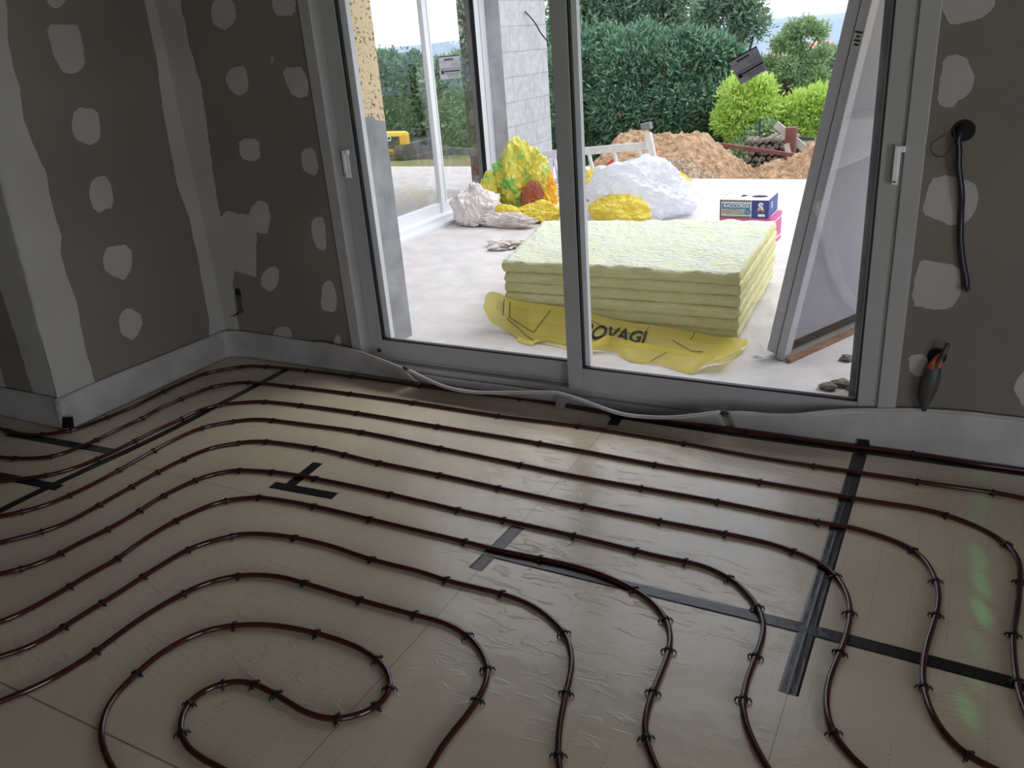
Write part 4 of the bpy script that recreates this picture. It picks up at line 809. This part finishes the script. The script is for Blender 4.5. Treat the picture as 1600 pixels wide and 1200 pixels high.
# leaning packed door panels
foot = px(1226, 566, .0); Ld = Vector((.41, .91, 0)).normalized(); Nd = Vector((.91, -.41, 0)).normalized(); lean = .192
Ud = (Vector((0, 0, 1)) + Nd * lean).normalized(); Nn = Ld.cross(Ud).normalized()
if Nn.dot(Nd) < 0: Nn = -Nn
pn = empty('packed_door_panels', foot); tag(pn, 'two white framed door panels leaning against the outer wall at right', 'door panel')
Lp = 1.15; Hp = 2.16
b = MB(); o0 = Vector((0, 0, .003))
b.obox(o0 - Nn * .045, Nn * .045, Ld * .06, Ud * Hp); b.obox(o0 - Nn * .045 + Ld * (Lp - .06), Nn * .045, Ld * .06, Ud * Hp); b.obox(o0 - Nn * .045 + Ud * (Hp - .07) + Ld * .06, Nn * .045, Ld * (Lp - .12), Ud * .07)
b.build('front_frame', M['panelframe'], pn, bevel=.003)
b = MB(); b.obox(o0 - Nn * .040 + Ud * .10 + Ld * .055, Nn * .036, Ld * (Lp - .11), Ud * (Hp - .16)); b.build('panel_sheet', M['sheetgrey'], pn)
b = MB(); b.obox(o0 - Nn * .112 + Ld * .012 + Ud * .01, Nn * .06, Ld * .07, Ud * Hp); b.obox(o0 - Nn * .112 + Ld * (Lp - .06) + Ud * .01, Nn * .06, Ld * .07, Ud * Hp); b.obox(o0 - Nn * .105 + Ld * .08 + Ud * .05, Nn * .05, Ld * (Lp - .14), Ud * (Hp - .06)); b.build('rear_frame', M['panelframe'], pn, bevel=.003)
b = MB(); b.obox(o0 - Nn * .1 + Ld * .06, Nn * .05, Ld * (Lp - .1), Ud * .12); b.build('gap_shade_strip', M['gapshade'], pn)  # dark block standing in for the shade under the panel sheet
b = MB(); b.obox(o0 - Nn * .0515 + Ld * .004, Nn * .006, Ld * .05, Ud * Hp); b.build('dark_groove', M['dkgrey'], pn)
lb = MB()
for k, (t0, t1) in enumerate(((.3, .8), (.2, .85), (.35, .7), (.1, .9))):
    h0 = 1.50 + k * .016; lb.add([o0 - Nn * (.045 * (1 - a)) + Ud * h - Ld * .0015 for a, h in ((t0, h0), (t1, h0), (t1, h0 + .008), (t0, h0 + .008))], [(0, 1, 2, 3)])
lb.build('printed_marks', M['black'], pn)
wb0 = px(1229, 567, .0); b = MB(); b.obox((0, 0, .002), Ld * 1.1, Nn * .03 + Vector((0, 0, 0)), (0, 0, .022)); wbo = b.build('wood_batten', M['wood']); wbo.location = wb0 + Ld * .005; tag(wbo, 'thin brown wooden batten on the slab beside the leaning panels', 'batten')
# clear stretch film
def film(name, pts, w, label, seed, m='clear', nseg=50, amp=.03):
    P = spline([list(p) for p in pts], .02); b = MB(); k = len(P); rows = 10; V = []
    for i in range(k):
        d = Vector(P[min(i + 1, k - 1)] - P[max(i - 1, 0)]).normalized(); s = d.cross(Vector((0.3, -1, .1))).normalized(); c = Vector(P[i]); ww_ = w * (.6 + .6 * abs(noise.noise(c * 3 + Vector((seed, 0, 0)))))
        for j in range(rows + 1):
            t = j / rows - .5; q = c + s * t * ww_; q = q + Vector((0, -1, 0)) * (noise.noise(Vector((i * .25, j * .9, seed))) * amp); q.z = max(q.z, .004); V.append(tuple(q))
    F = [(i * (rows + 1) + j, i * (rows + 1) + j + 1, (i + 1) * (rows + 1) + j + 1, (i + 1) * (rows + 1) + j) for i in range(k - 1) for j in range(rows)]
    b.add(V, F); return tag(b.build(name, M[m], smooth=True), label, 'plastic film')
def onpanel(u, v, off=.02):    # the point of the panel's front plane under a pixel
    d = Vector((RX * (u - 800) + RY * (v - 600) + RZ * FPX) * FL); o_ = Vector(ORG); p0_ = Vector(foot) + Nn * off; return o_ + d * ((p0_ - o_).dot(Nn) / d.dot(Nn))
film('stretch_film', [onpanel(u, v, .03) for u, v in ((1283, 315), (1292, 345), (1303, 400), (1322, 455), (1345, 483), (1362, 490))], .07, 'clear film strand hanging down the front of the leaning panels', 3, amp=.02)
film('stretch_film', [at(u, v, 1, 4.05) for u, v in ((1190, 470), (1197, 500), (1190, 530), (1200, 560), (1180, 575))], .12, 'clear crumpled film between the insulation stack and leaning panels', 6, amp=.05)
# wrapping band of stretch film around the panels
b = MB(); V = []
for i in range(13):
    t = i / 12; h0 = .98 + .10 * t - .0; h1 = 1.22 + .05 * t
    for j in range(9): s = j / 8; V.append(Ld * (t * Lp * .99) + Ud * (h0 + (h1 - h0) * s) + Nn * (.004 + .0035 * abs(noise.noise(Vector((t * 2, s * 16, 1))))))
b.add(V, [(i * 9 + j, i * 9 + j + 1, (i + 1) * 9 + j + 1, (i + 1) * 9 + j) for i in range(12) for j in range(8)]); b.build('film_band', M['clear'], pn, smooth=True)
# mortar rubble by the threshold
def rock(u, v, r, label, seed):
    bm = bmesh.new(); bmesh.ops.create_icosphere(bm, subdivisions=3, radius=1); sv = Vector((seed * 5, 1, 2))
    for v_ in bm.verts:
        d = v_.co.normalized(); f = 1 + .5 * noise.noise(d * 1.4 + sv) + .2 * noise.noise(d * 4 + sv); q = Vector((d.x * r * 1.3, d.y * r, d.z * r * .6)) * f; q.z = max(q.z + r * .4, 0); v_.co = q
    me = bpy.data.meshes.new('mortar_lump'); bm.to_mesh(me); bm.free(); o = link('mortar_lump', me, M['rubble']); o.location = px(u, v, 0); tag(o, label, 'rubble', 'mortar lumps on the slab')
rock(1326, 564, .028, 'grey mortar lump nearest the leaning panels', 1); rock(1297, 609, .03, 'grey mortar lump leftmost by the door threshold', 2); rock(1316, 604, .034, 'largest grey mortar lump by the door threshold', 3); rock(1334, 610, .02, 'small grey mortar lump right of the largest one', 4); rock(1345, 604, .028, 'grey mortar lump rightmost beside the door frame', 5)
# ladder on its side
yl = 8.9; ld = empty('aluminium_ladder', at(950, 283, 1, yl)); tag(ld, 'aluminium ladder lying on its side along the terrace edge', 'ladder'); lo = Vector(ld.location)
def lp(u, v, y=yl): return at(u, v, 1, y) - lo
b = MB(); b.bar(lp(800, 246), lp(1012, 228), .03, .085); b.build('side_rail', M['alu'], ld, bevel=.004)
b = MB(); b.bar(lp(800, 287), lp(975, 279), .03, .07); b.build('side_rail', M['alu'], ld, bevel=.004)
for (a, c) in (((868, 244), (876, 284)), ((922, 238), (932, 281)), ((961, 235), (971, 280)), ((1000, 232), (1009, 262))):
    b = MB(); b.bar(lp(*a), lp(*c), .045, .03); b.build('rung', M['alu'], ld, bevel=.003)
b = MB(); b.bar(lp(1014, 208, yl - .04), lp(1030, 280, yl - .04), .05, .075); b.build('stabiliser_bar', M['alu'], ld, bevel=.004)
b = MB(); b.bar(lp(1005, 199, yl - .04), lp(1020, 196, yl - .04), .09, .075); b.build('end_cap', M['greycap'], ld, bevel=.01)
b = MB(); b.bar(px(862, 292, .03), px(968, 283, .03), .05, .05); b.bar(px(862, 302, .03), px(925, 297, .03), .05, .05); tag(b.build('metal_rail', M['alu']), 'pair of pale rails on the slab in front of the ladder', 'rail')
b = MB(); b.tube(spline([list(at(u, v, 1, 9.1)) for u, v in ((930, 277), (942, 267), (953, 256), (963, 248))], .03), .016, 8); tag(b.build('red_hose', M['red'], smooth=True), 'red hose end slanting up behind the ladder rungs', 'hose')
b = MB(); b.tube(spline([list(px(u, v, .02)) for u, v in ((925, 283), (945, 278), (965, 274))], .03), .012, 8); tag(b.build('red_strap', M['red'], smooth=True), 'thin red strap on the slab under the ladder', 'strap')
# ------------------------------------------------------------------ land beyond
def gz(x, y): 
    z = -.42 - .10 * max(0, y - 9.5)
    if y > 40: z = -3.5 - .05 * (y - 40)
    return z
xs = np.concatenate([np.linspace(-14, 8, 60), ]); b = MB()
xs = np.concatenate([np.linspace(-400, -30, 12), np.linspace(-28, 12, 50), np.linspace(20, 300, 12)]); ys = np.concatenate([np.linspace(9.4, 30, 40), np.linspace(34, 500, 24)])
V = [(x, y, gz(x, y) + .08 * noise.noise(Vector((x * .6, y * .6, 0)))) for y in ys for x in xs]; nx_ = len(xs)
b.add(V, [(i * nx_ + j, i * nx_ + j + 1, (i + 1) * nx_ + j + 1, (i + 1) * nx_ + j) for i in range(len(ys) - 1) for j in range(nx_ - 1)]); struct(b.build('ground', M['ground'], smooth=True))
# ground on the left and around the house
b = MB(); b.box(-60, -9.4, -8, 9.4, -.7, -.45); b.box(2.6, 60, 3.84, 9.4, -.7, -.45); b.box(-60, 60, -60, -3.6, -.7, -.3); b.box(3.8, 60, -3.6, 3.84, -.7, -.45); b.box(-9.4, -8.2, -3.6, 3.66, -.7, -.45); b.box(-9.4, -4.4, 8.5, 9.4, -.7, -.45); struct(b.build('ground_around_house', M['ground']))
b = MB(); V = []; k = 90
for i in range(k):
    a = math.pi * (-.05 + 1.1 * i / (k - 1)); R0 = 900; x, y = R0 * math.cos(a), R0 * math.sin(a); h = 4 + 10 * noise.noise(Vector((a * 2.2, 3, 0))) + 4 * noise.noise(Vector((a * 9, 1, 0)))
    V += [(x * .93, y * .93, -40), (x * .97, y * .97, h * .55 - 5), (x, y, h)]
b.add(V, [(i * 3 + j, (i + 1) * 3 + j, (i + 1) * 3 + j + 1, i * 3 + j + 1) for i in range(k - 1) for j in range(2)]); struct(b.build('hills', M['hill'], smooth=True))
# soil heaps
def heap(name, prof, yc, wy, label, seed, m):
    P = [at(u, v, 1, yc) for u, v in prof]; X = [p.x for p in P]; Z = [p.z for p in P]; x0, x1 = X[0], X[-1]; nx, ny = 230, 130; b = MB(); V = []
    for j in range(ny + 1):
        for i in range(nx + 1):
            x = x0 + (x1 - x0) * i / nx; t = -1 + 2 * j / ny; y = yc + t * wy; g = gz(x, y) - .02; h = float(np.interp(x, X, Z)); f = max(0, 1 - abs(t) ** 1.6); q = Vector((x, y, seed))
            e = min(1, 8 * min(i / nx, 1 - i / nx) + .0)
            z = g + max(0, h - g) * f * min(1, e + .15) + (.06 * noise.noise(q * 3) + .06 * noise.noise(q * 8) + .05 * abs(noise.noise(q * 19)) + .03 * abs(noise.noise(q * 40))) * min(1, f * 4)
            V.append((x, y, z))
    b.add(V, [(j * (nx + 1) + i, j * (nx + 1) + i + 1, (j + 1) * (nx + 1) + i + 1, (j + 1) * (nx + 1) + i) for j in range(ny) for i in range(nx)])
    return tag(b.build(name, m), label, 'heap')
heap('soil_heap', [(895, 285), (915, 268), (935, 254), (955, 236), (972, 213), (985, 206), (1000, 207), (1018, 213), (1040, 214), (1062, 212), (1085, 212), (1103, 218), (1118, 229), (1132, 243), (1150, 255), (1170, 265), (1185, 280)], 11.2, 1.7, 'large ochre soil heap behind the ladder', 1.0, M['soil'])
heap('soil_heap', [(1160, 285), (1180, 268), (1200, 260), (1215, 255), (1232, 256), (1250, 245), (1270, 232), (1300, 222), (1340, 230), (1380, 280)], 10.9, 1.4, 'smaller ochre soil heap right of the woodpile gap', 4.0, M['soil'])
heap('gravel_heap', [(1000, 285), (1022, 266), (1045, 254), (1065, 250), (1088, 256), (1105, 266), (1135, 284)], 10.1, .6, 'low pale gravel heap at the foot of the large soil heap', 7.0, M['gravel'])
# ------------------------------------------------------------------ trees
def foliage(mb_n, blobs, y0, n, ls, lw_, kfan, droop, seed, fill=.55):
    """blobs: (u, v, radius px, depth offset); returns leaf verts/faces as arrays"""
    rng = np.random.default_rng(seed); V = []; tot = sum(r * r for _, _, r, _ in blobs)
    for (u, v, r, dy) in blobs:
        c = np.array(at(u, v, 1, y0 + dy)); R = (at(u + r, v, 1, y0 + dy) - Vector(c)).length * .88; k = int(n * r * r / tot) + 1
        d = rng.normal(size=(k, 3)); d /= np.linalg.norm(d, axis=1)[:, None]; rad = R * (fill + (1.04 - fill) * rng.random(k) ** .5); p = c + d * rad[:, None] * np.array([1, 1, .92])
        for f in range(kfan):
            dd = d * .7 + rng.normal(size=(k, 3)) * .55 + np.array([0, 0, droop]); dd /= np.linalg.norm(dd, axis=1)[:, None]
            sd = np.cross(dd, rng.normal(size=(k, 3))); sd /= np.linalg.norm(sd, axis=1)[:, None]; L = ls * rng.uniform(.6, 1.3, k)[:, None]; Wd = lw_ * rng.uniform(.7, 1.3, k)[:, None]
            q = p + rng.normal(size=(k, 3)) * ls * .5
            V.append(np.stack([q, q + dd * L * .5 + sd * Wd, q + dd * L, q + dd * L * .5 - sd * Wd], 1))
    return np.concatenate(V, 0)
def tree(name, blobs, y0, n, ls, lw_, m, label, cat='tree', seed=0, kfan=4, droop=.1, trunk=None, fill=.55):
    A = foliage(None, blobs, y0, n, ls, lw_, kfan, droop, seed, fill); k = len(A); us = [bl[0] for bl in blobs]; base = at(sum(us) / len(us), 300, 1, y0)
    tx = base.x if trunk is None else at(trunk[0], trunk[1], 1, y0).x; root = empty(name, (tx, y0, gz(tx, y0))); off = np.array(root.location); tag(root, label, cat)
    me = bpy.data.meshes.new('foliage'); me.vertices.add(4 * k); me.vertices.foreach_set('co', (A.reshape(-1, 3) - off).astype(np.float32).ravel()); me.loops.add(4 * k); me.loops.foreach_set('vertex_index', np.arange(4 * k, dtype=np.int32)); me.polygons.add(k); me.polygons.foreach_set('loop_start', np.arange(0, 4 * k, 4, dtype=np.int32)); me.update(calc_edges=True)
    o = link('foliage', me, m, root)
    b = MB(); rr = random.Random(seed); top = A.reshape(-1, 3).mean(0) - off
    zt = max(A.reshape(-1, 3)[:, 2].max() - off[2], 1.0); b.tube([(0, 0, 0), (.05, .02, zt * .3), (top[0] * .5, 0, zt * .6), (top[0], 0, zt * .9)], [.03 * zt, .025 * zt, .016 * zt, .004 * zt], 8)
    for (u, v, r, dy) in blobs:
        c = np.array(at(u, v, 1, y0 + dy)) - off; h = max(.2, c[2] * .55); b.tube([(top[0] * .5 * h / zt, 0, h), tuple((np.array([0, 0, h]) + c) / 2 + np.array([0, 0, .05])), tuple(c)], [.012 * zt, .008 * zt, .003 * zt], 6)
    b.build('trunk', M['bark'], root, smooth=True); return root
tree('cypress', [(925, 108, 58, 0), (915, 175, 62, 0), (985, 165, 62, -.3), (985, 110, 58, -.2), (1045, 112, 56, 0), (955, 66, 22, 0), (1010, 62, 20, 0), (905, 60, 18, 0), (1075, 66, 18, 0), (1050, 170, 55, -.2), (1100, 95, 42, .2), (1105, 160, 48, 0), (1140, 190, 42, .2), (1150, 225, 36, .2), (880, 130, 50, .4), (880, 220, 50, .3), (960, 225, 50, 0), (1050, 225, 46, 0), (1125, 84, 24, .3), (1150, 92, 14, .3), (1145, 130, 26, .3)], 15.5, 26000, .13, .018, M['conifer'], 'large dark green cypress behind the soil heap', 'tree', 1, 5, .25, (1010, 200), .6)
tree('pine', [(915, 20, 26, 0), (945, -5, 26, 0), (975, 22, 24, 0), (1010, 0, 26, 0), (1045, 25, 24, .5), (885, -10, 26, 0), (970, -40, 36, 0), (1065, -5, 20, 0), (1035, 50, 16, 0)], 19, 3000, .2, .022, M['pine'], 'blue green pine rising behind the cypress at left', 'tree', 2, 4, .3, (960, 100), .2)
tree('pine', [(1110, 12, 26, 0), (1140, -10, 30, 0), (1160, 25, 22, 0), (1185, 40, 16, 0), (1175, 5, 18, 0), (1095, 40, 22, 0), (1150, 60, 18, 0)], 21, 1500, .2, .022, M['pine'], 'open branched pine above the tilted sticker', 'tree', 3, 4, .3, (1155, 150), .1)
tree('acacia', [(1240, 48, 14, 0), (1262, 42, 15, 0), (1284, 52, 12, 0), (1222, 70, 15, .3), (1250, 78, 15, 0), (1205, 100, 15, 0), (1232, 106, 16, -.3), (1268, 98, 14, 0), (1215, 135, 16, 0), (1250, 132, 16, 0), (1282, 118, 14, .3), (1290, 84, 12, 0)], 22, 2000, .11, .022, M['acacia'], 'light airy tree right of the tilted sticker', 'tree', 4, 4, .1, (1225, 170), .1)
tree('shrub', [(1165, 150, 30, 0), (1180, 175, 32, 0), (1150, 185, 28, .1), (1190, 140, 16, 0), (1170, 205, 26, 0)], 14.5, 5200, .12, .016, M['lime'], 'bright lime green shrub left above the woodpile', 'shrub', 5, 5, .35, (1172, 230), .3)
tree('shrub', [(1235, 185, 22, 0), (1258, 172, 24, 0), (1280, 165, 24, 0), (1300, 180, 24, 0), (1220, 205, 22, 0), (1262, 205, 26, 0)], 14.8, 4800, .12, .016, M['lime'], 'bright lime green shrub right above the woodpile', 'shrub', 6, 5, .35, (1260, 230), .3)
tree('bush', [(1195, 215, 22, 0), (1165, 240, 20, 0), (1225, 225, 16, 0)], 14.2, 1200, .09, .03, M['acacia'], 'low leafy bush behind the left end of the woodpile', 'bush', 7, 5, .2, (1195, 260), .2)
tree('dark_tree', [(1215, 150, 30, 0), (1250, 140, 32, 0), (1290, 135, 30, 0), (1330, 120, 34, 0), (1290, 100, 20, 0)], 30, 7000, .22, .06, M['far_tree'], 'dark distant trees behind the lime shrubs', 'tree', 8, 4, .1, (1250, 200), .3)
tree('dark_tree', [(600, 120, 34, 0), (650, 125, 34, 0), (620, 175, 42, 0), (670, 180, 42, 0), (600, 230, 40, 0), (660, 235, 40, 0), (560, 150, 44, 0)], 28, 16000, .22, .06, M['dark_tree'], 'dense dark tree behind the excavator seen through the far door', 'tree', 9, 4, .1, (630, 270), .4)
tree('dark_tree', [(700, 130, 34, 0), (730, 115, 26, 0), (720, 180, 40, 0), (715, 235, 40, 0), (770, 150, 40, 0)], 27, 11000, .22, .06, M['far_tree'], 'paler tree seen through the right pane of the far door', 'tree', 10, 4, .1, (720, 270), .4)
for i, (x, y, h, w_) in enumerate([(4.5, 20, 4.5, 4.5), (-9, 19, 3.5, 2.6)]):
    rng = np.random.default_rng(50 + i); k = 9000; d = rng.normal(size=(k, 3)); d /= np.linalg.norm(d, axis=1)[:, None]; base = gz(x, y); c = np.array([x, y, base + h * .55]); p = c + d * np.array([w_, w_, h * .5]) * (.6 + .45 * rng.random(k))[:, None]
    dd = rng.normal(size=(k, 3)); dd /= np.linalg.norm(dd, axis=1)[:, None]; sd = np.cross(dd, rng.normal(size=(k, 3))); sd /= np.linalg.norm(sd, axis=1)[:, None]
    A = np.stack([p, p + dd * .1 + sd * .035, p + dd * .2, p + dd * .1 - sd * .035], 1); root = empty('garden_tree', (x, y, base)); lab = ['broad green tree mirrored in the far glass door', 'green tree behind the right edge of the block wall'][i]; tag(root, lab, 'tree')
    me = bpy.data.meshes.new('foliage'); me.from_pydata([tuple(q - np.array(root.location)) for q in A.reshape(-1, 3)], [], [(4 * j, 4 * j + 1, 4 * j + 2, 4 * j + 3) for j in range(k)]); link('foliage', me, M['dark_tree'] if i % 2 else M['acacia'], root)
    b = MB(); b.tube([(0, 0, 0), (0, 0, h * .6)], [.2, .1], 8); b.build('trunk', M['bark'], root, smooth=True)
# ------------------------------------------------------------------ woodpile, post, planks, rusty bars
yw = 13.0; rr = random.Random(5); logs = None; base_l = None
P0 = at(1165, 243, 1, yw); P1 = at(1275, 243, 1, yw); Zt = at(1215, 215, 1, yw).z; cnt = 0; nlx = 20; z0w = gz(P0.x, yw)
lm = MB(); lm.tube([(0, 0, 0), (0, .25, 0), (0, .5, .01)], [.040, .045, .038], 7); lo_ = lm.build('firewood_log', M['log']); lme = lo_.data; bpy.data.objects.remove(lo_, do_unlink=True)
side = ['at the left end', 'left of the middle', 'in the middle', 'right of the middle', 'at the right end']
first = None; nrow = max(5, int((Zt - z0w) / .085)); step = .086
for r_i in range(nrow):
    zr = z0w + .045 + r_i * step; ncol = int((P1.x - P0.x) / .098)
    for c_i in range(ncol):
        x = P0.x + (c_i + .5 + .5 * (r_i % 2)) * .098 + rr.uniform(-.01, .01)
        if zr < z0w + .3 and r_i < nrow - 6: continue
        if rr.random() < .06 and r_i == nrow - 1: continue
        o = bpy.data.objects.new('firewood_log', lme) if first is None else first.copy(); first = first or o; C.objects.link(o)
        o.location = (x, yw - .1 + rr.uniform(-.08, .05), zr + rr.uniform(-.006, .006)); o.rotation_euler = (rr.uniform(-.08, .08), 0, rr.uniform(-.12, .12)); s_ = rr.uniform(.8, 1.02); o.scale = (s_, 1, s_)
        tag(o, 'grey split firewood log in the stacked woodpile', 'log', 'firewood logs in the woodpile')
b = MB(); b.box(P0.x - .05, P1.x + .2, yw - .2, yw + .4, z0w - .0, z0w + max(.02, (nrow - 6) * step if nrow > 6 else .02)); tag(b.build('wood_pallet', M['plank']), 'low pallet base carrying the firewood pile', 'pallet')
b = MB(); pA = at(1239, 199, 1, yw - .5); b.box(pA.x - .07, pA.x + .07, yw - .57, yw - .5 + .07, gz(pA.x, yw), pA.z); tag(b.build('steel_post', M['rust'], bevel=.01), 'red brown upright post in front of the woodpile', 'post')
b = MB(); b.bar(at(1214, 194, 1, yw - .35), at(1268, 240, 1, yw - .35), .10, .05, up=(0, 1, 0)); tag(b.build('leaning_plank', M['plank']), 'pale plank leaning across the woodpile behind the post', 'plank')
b = MB(); b.bar(at(1231, 225, 1, yw - .6), at(1237, 250, 1, yw - .6), .07, .03, up=(0, 1, 0)); tag(b.build('short_plank', M['plank']), 'short pale plank standing left of the red brown post', 'plank')
b = MB(); b.bar(at(1125, 226, 1, 12.3), at(1250, 244, 1, 11.9), .05, .05); tag(b.build('rusty_bar', M['rust']), 'long rusty bar slanting in front of the woodpile', 'bar')
b = MB(); b.bar(at(1245, 216, 1, yw - .2), at(1275, 218, 1, yw - .2), .04, .04); tag(b.build('dark_rail', M['dkgrey']), 'short dark rail on top of the woodpile right of the post', 'bar')
b = MB(); b.bar(at(1190, 185, 1, 13.4), at(1189, 215, 1, 13.4), .03, .03); tag(b.build('fence_stake', M['dkgrey']), 'thin dark stake among the lime shrubs', 'stake')
# ------------------------------------------------------------------ excavator beyond the far room
ye = 22.5; c0 = at(600, 243, 1, ye); c1 = at(638, 205, 1, ye); ex = empty('excavator', (c0.x - .3, ye, gz(c0.x, ye))); tag(ex, 'yellow excavator seen through the far glass door', 'excavator'); eo = Vector(ex.location)
wE = (c1.x - (c0.x - .75)); hE = c1.z - c0.z; x0e = c0.x - .75 - eo.x; z0e = c0.z - eo.z
b = MB(); x0e -= .12; b.box(x0e, x0e + wE, 0, .35, z0e, z0e + hE); b.build('cab', M['yellowpaint'], ex, bevel=.12)
b = MB(); b.box(x0e + .1, x0e + wE - .22, -.02, .02, z0e + hE * .30, z0e + hE * .80); b.build('cab_window', M['darkglass'], ex)
place_text('lettering', 'VOLVO', .22, (x0e + wE * .52, -.03, z0e + hE * .72), (1, 0, 0), (0, 0, 1), M['white'], ex, bold=.008)
place_text('small_lettering', 'EC18E', .13, (x0e + wE * .60, -.01, z0e + hE * .13), (1, 0, 0), (0, 0, 1), M['dkgrey'], ex)
b = MB(); b.box(x0e - .1, x0e + wE + .15, -.1, 1.9, z0e - .28, z0e - .02); b.build('platform', M['dkgrey'], ex, bevel=.05)
for s in (0, 1):
    b = MB(); xx = x0e - .1 + s * (wE - .15); L = [(xx, -.4 + .25 - .25 * math.sin(a), .25 + .25 * math.cos(a)) for a in np.linspace(0, math.pi, 7)]; n_ = [(-.15 + .25 * -math.sin(a), .27 + .25 * math.cos(a)) for a in np.linspace(0, math.pi, 7)] + [(1.9 + .25 * math.sin(a), .27 - .25 * math.cos(a)) for a in np.linspace(0, math.pi, 7)]
    k = len(n_); b.add([(xx, y, z) for y, z in n_] + [(xx + .35, y, z) for y, z in n_], [tuple(range(k)), tuple(range(k, 2 * k))[::-1]] + [(i, (i + 1) % k, k + (i + 1) % k, k + i) for i in range(k)]); b.build('track', M['dkgrey'], ex)
b = MB(); b.bar((x0e, .8, z0e + .1), (x0e - 1.3, .8, z0e + 1.5), .2, .25); b.bar((x0e - 1.3, .8, z0e + 1.5), (x0e - 2.5, .8, z0e + .2), .16, .2); b.build('boom', M['yellowpaint'], ex)
b = MB(); b.box(x0e - 2.8, x0e - 2.3, .5, 1.1, z0e - .4, z0e + .2); b.build('bucket', M['dkgrey'], ex, bevel=.08)
# houses on the far slope
for i, (u, v) in enumerate(((1235, 88), (1268, 80), (1299, 90))):
    c = at(u, v, 1, (150, 170, 190)[i]); r = empty('house', c); tag(r, ['leftmost pale house on the distant slope', 'middle pale house on the distant slope', 'rightmost pale house on the distant slope'][i], 'house'); b = MB(); b.box(-3, 3, 0, 6, -9, 0); b.build('wall', M['house'], r); b = MB(); b.add([(-3.4, -.4, 0), (3.4, -.4, 0), (3.4, 6.4, 0), (-3.4, 6.4, 0), (-3.4, 3, 1.5), (3.4, 3, 1.5)], [(0, 1, 5, 4), (2, 3, 4, 5), (0, 4, 3), (1, 2, 5), (0, 3, 2, 1)]); b.build('roof', M['roof'], r)
# ------------------------------------------------------------------ green laser dashes thrown on the floor by a levelling laser behind the camera
LZ = Vector((1.0, -.9, 1.15))
for u, v, s_, en in ((1533, 738, .5, .5), (1535, 782, .6, .6), (1533, 825, .6, .4), (1532, 872, .6, .8), (1536, 912, .7, 1), (1537, 958, .7, 1), (1530, 1010, .7, .35), (1524, 1060, .7, .4), (1515, 1112, .8, .6)):
    t_ = px(u, v, 0); ldt = bpy.data.lights.new('laser_level_beam', 'SPOT'); ldt.color = (.02, 1, .25); ldt.energy = 150.0 * en; ldt.spot_size = math.radians(s_ * 1.45); ldt.spot_blend = 1; ldt.shadow_soft_size = .002
    lo2 = bpy.data.objects.new('laser_level_beam', ldt); C.objects.link(lo2); lo2.location = LZ; lo2.rotation_euler = (t_ - LZ).to_track_quat('-Z', 'Y').to_euler()
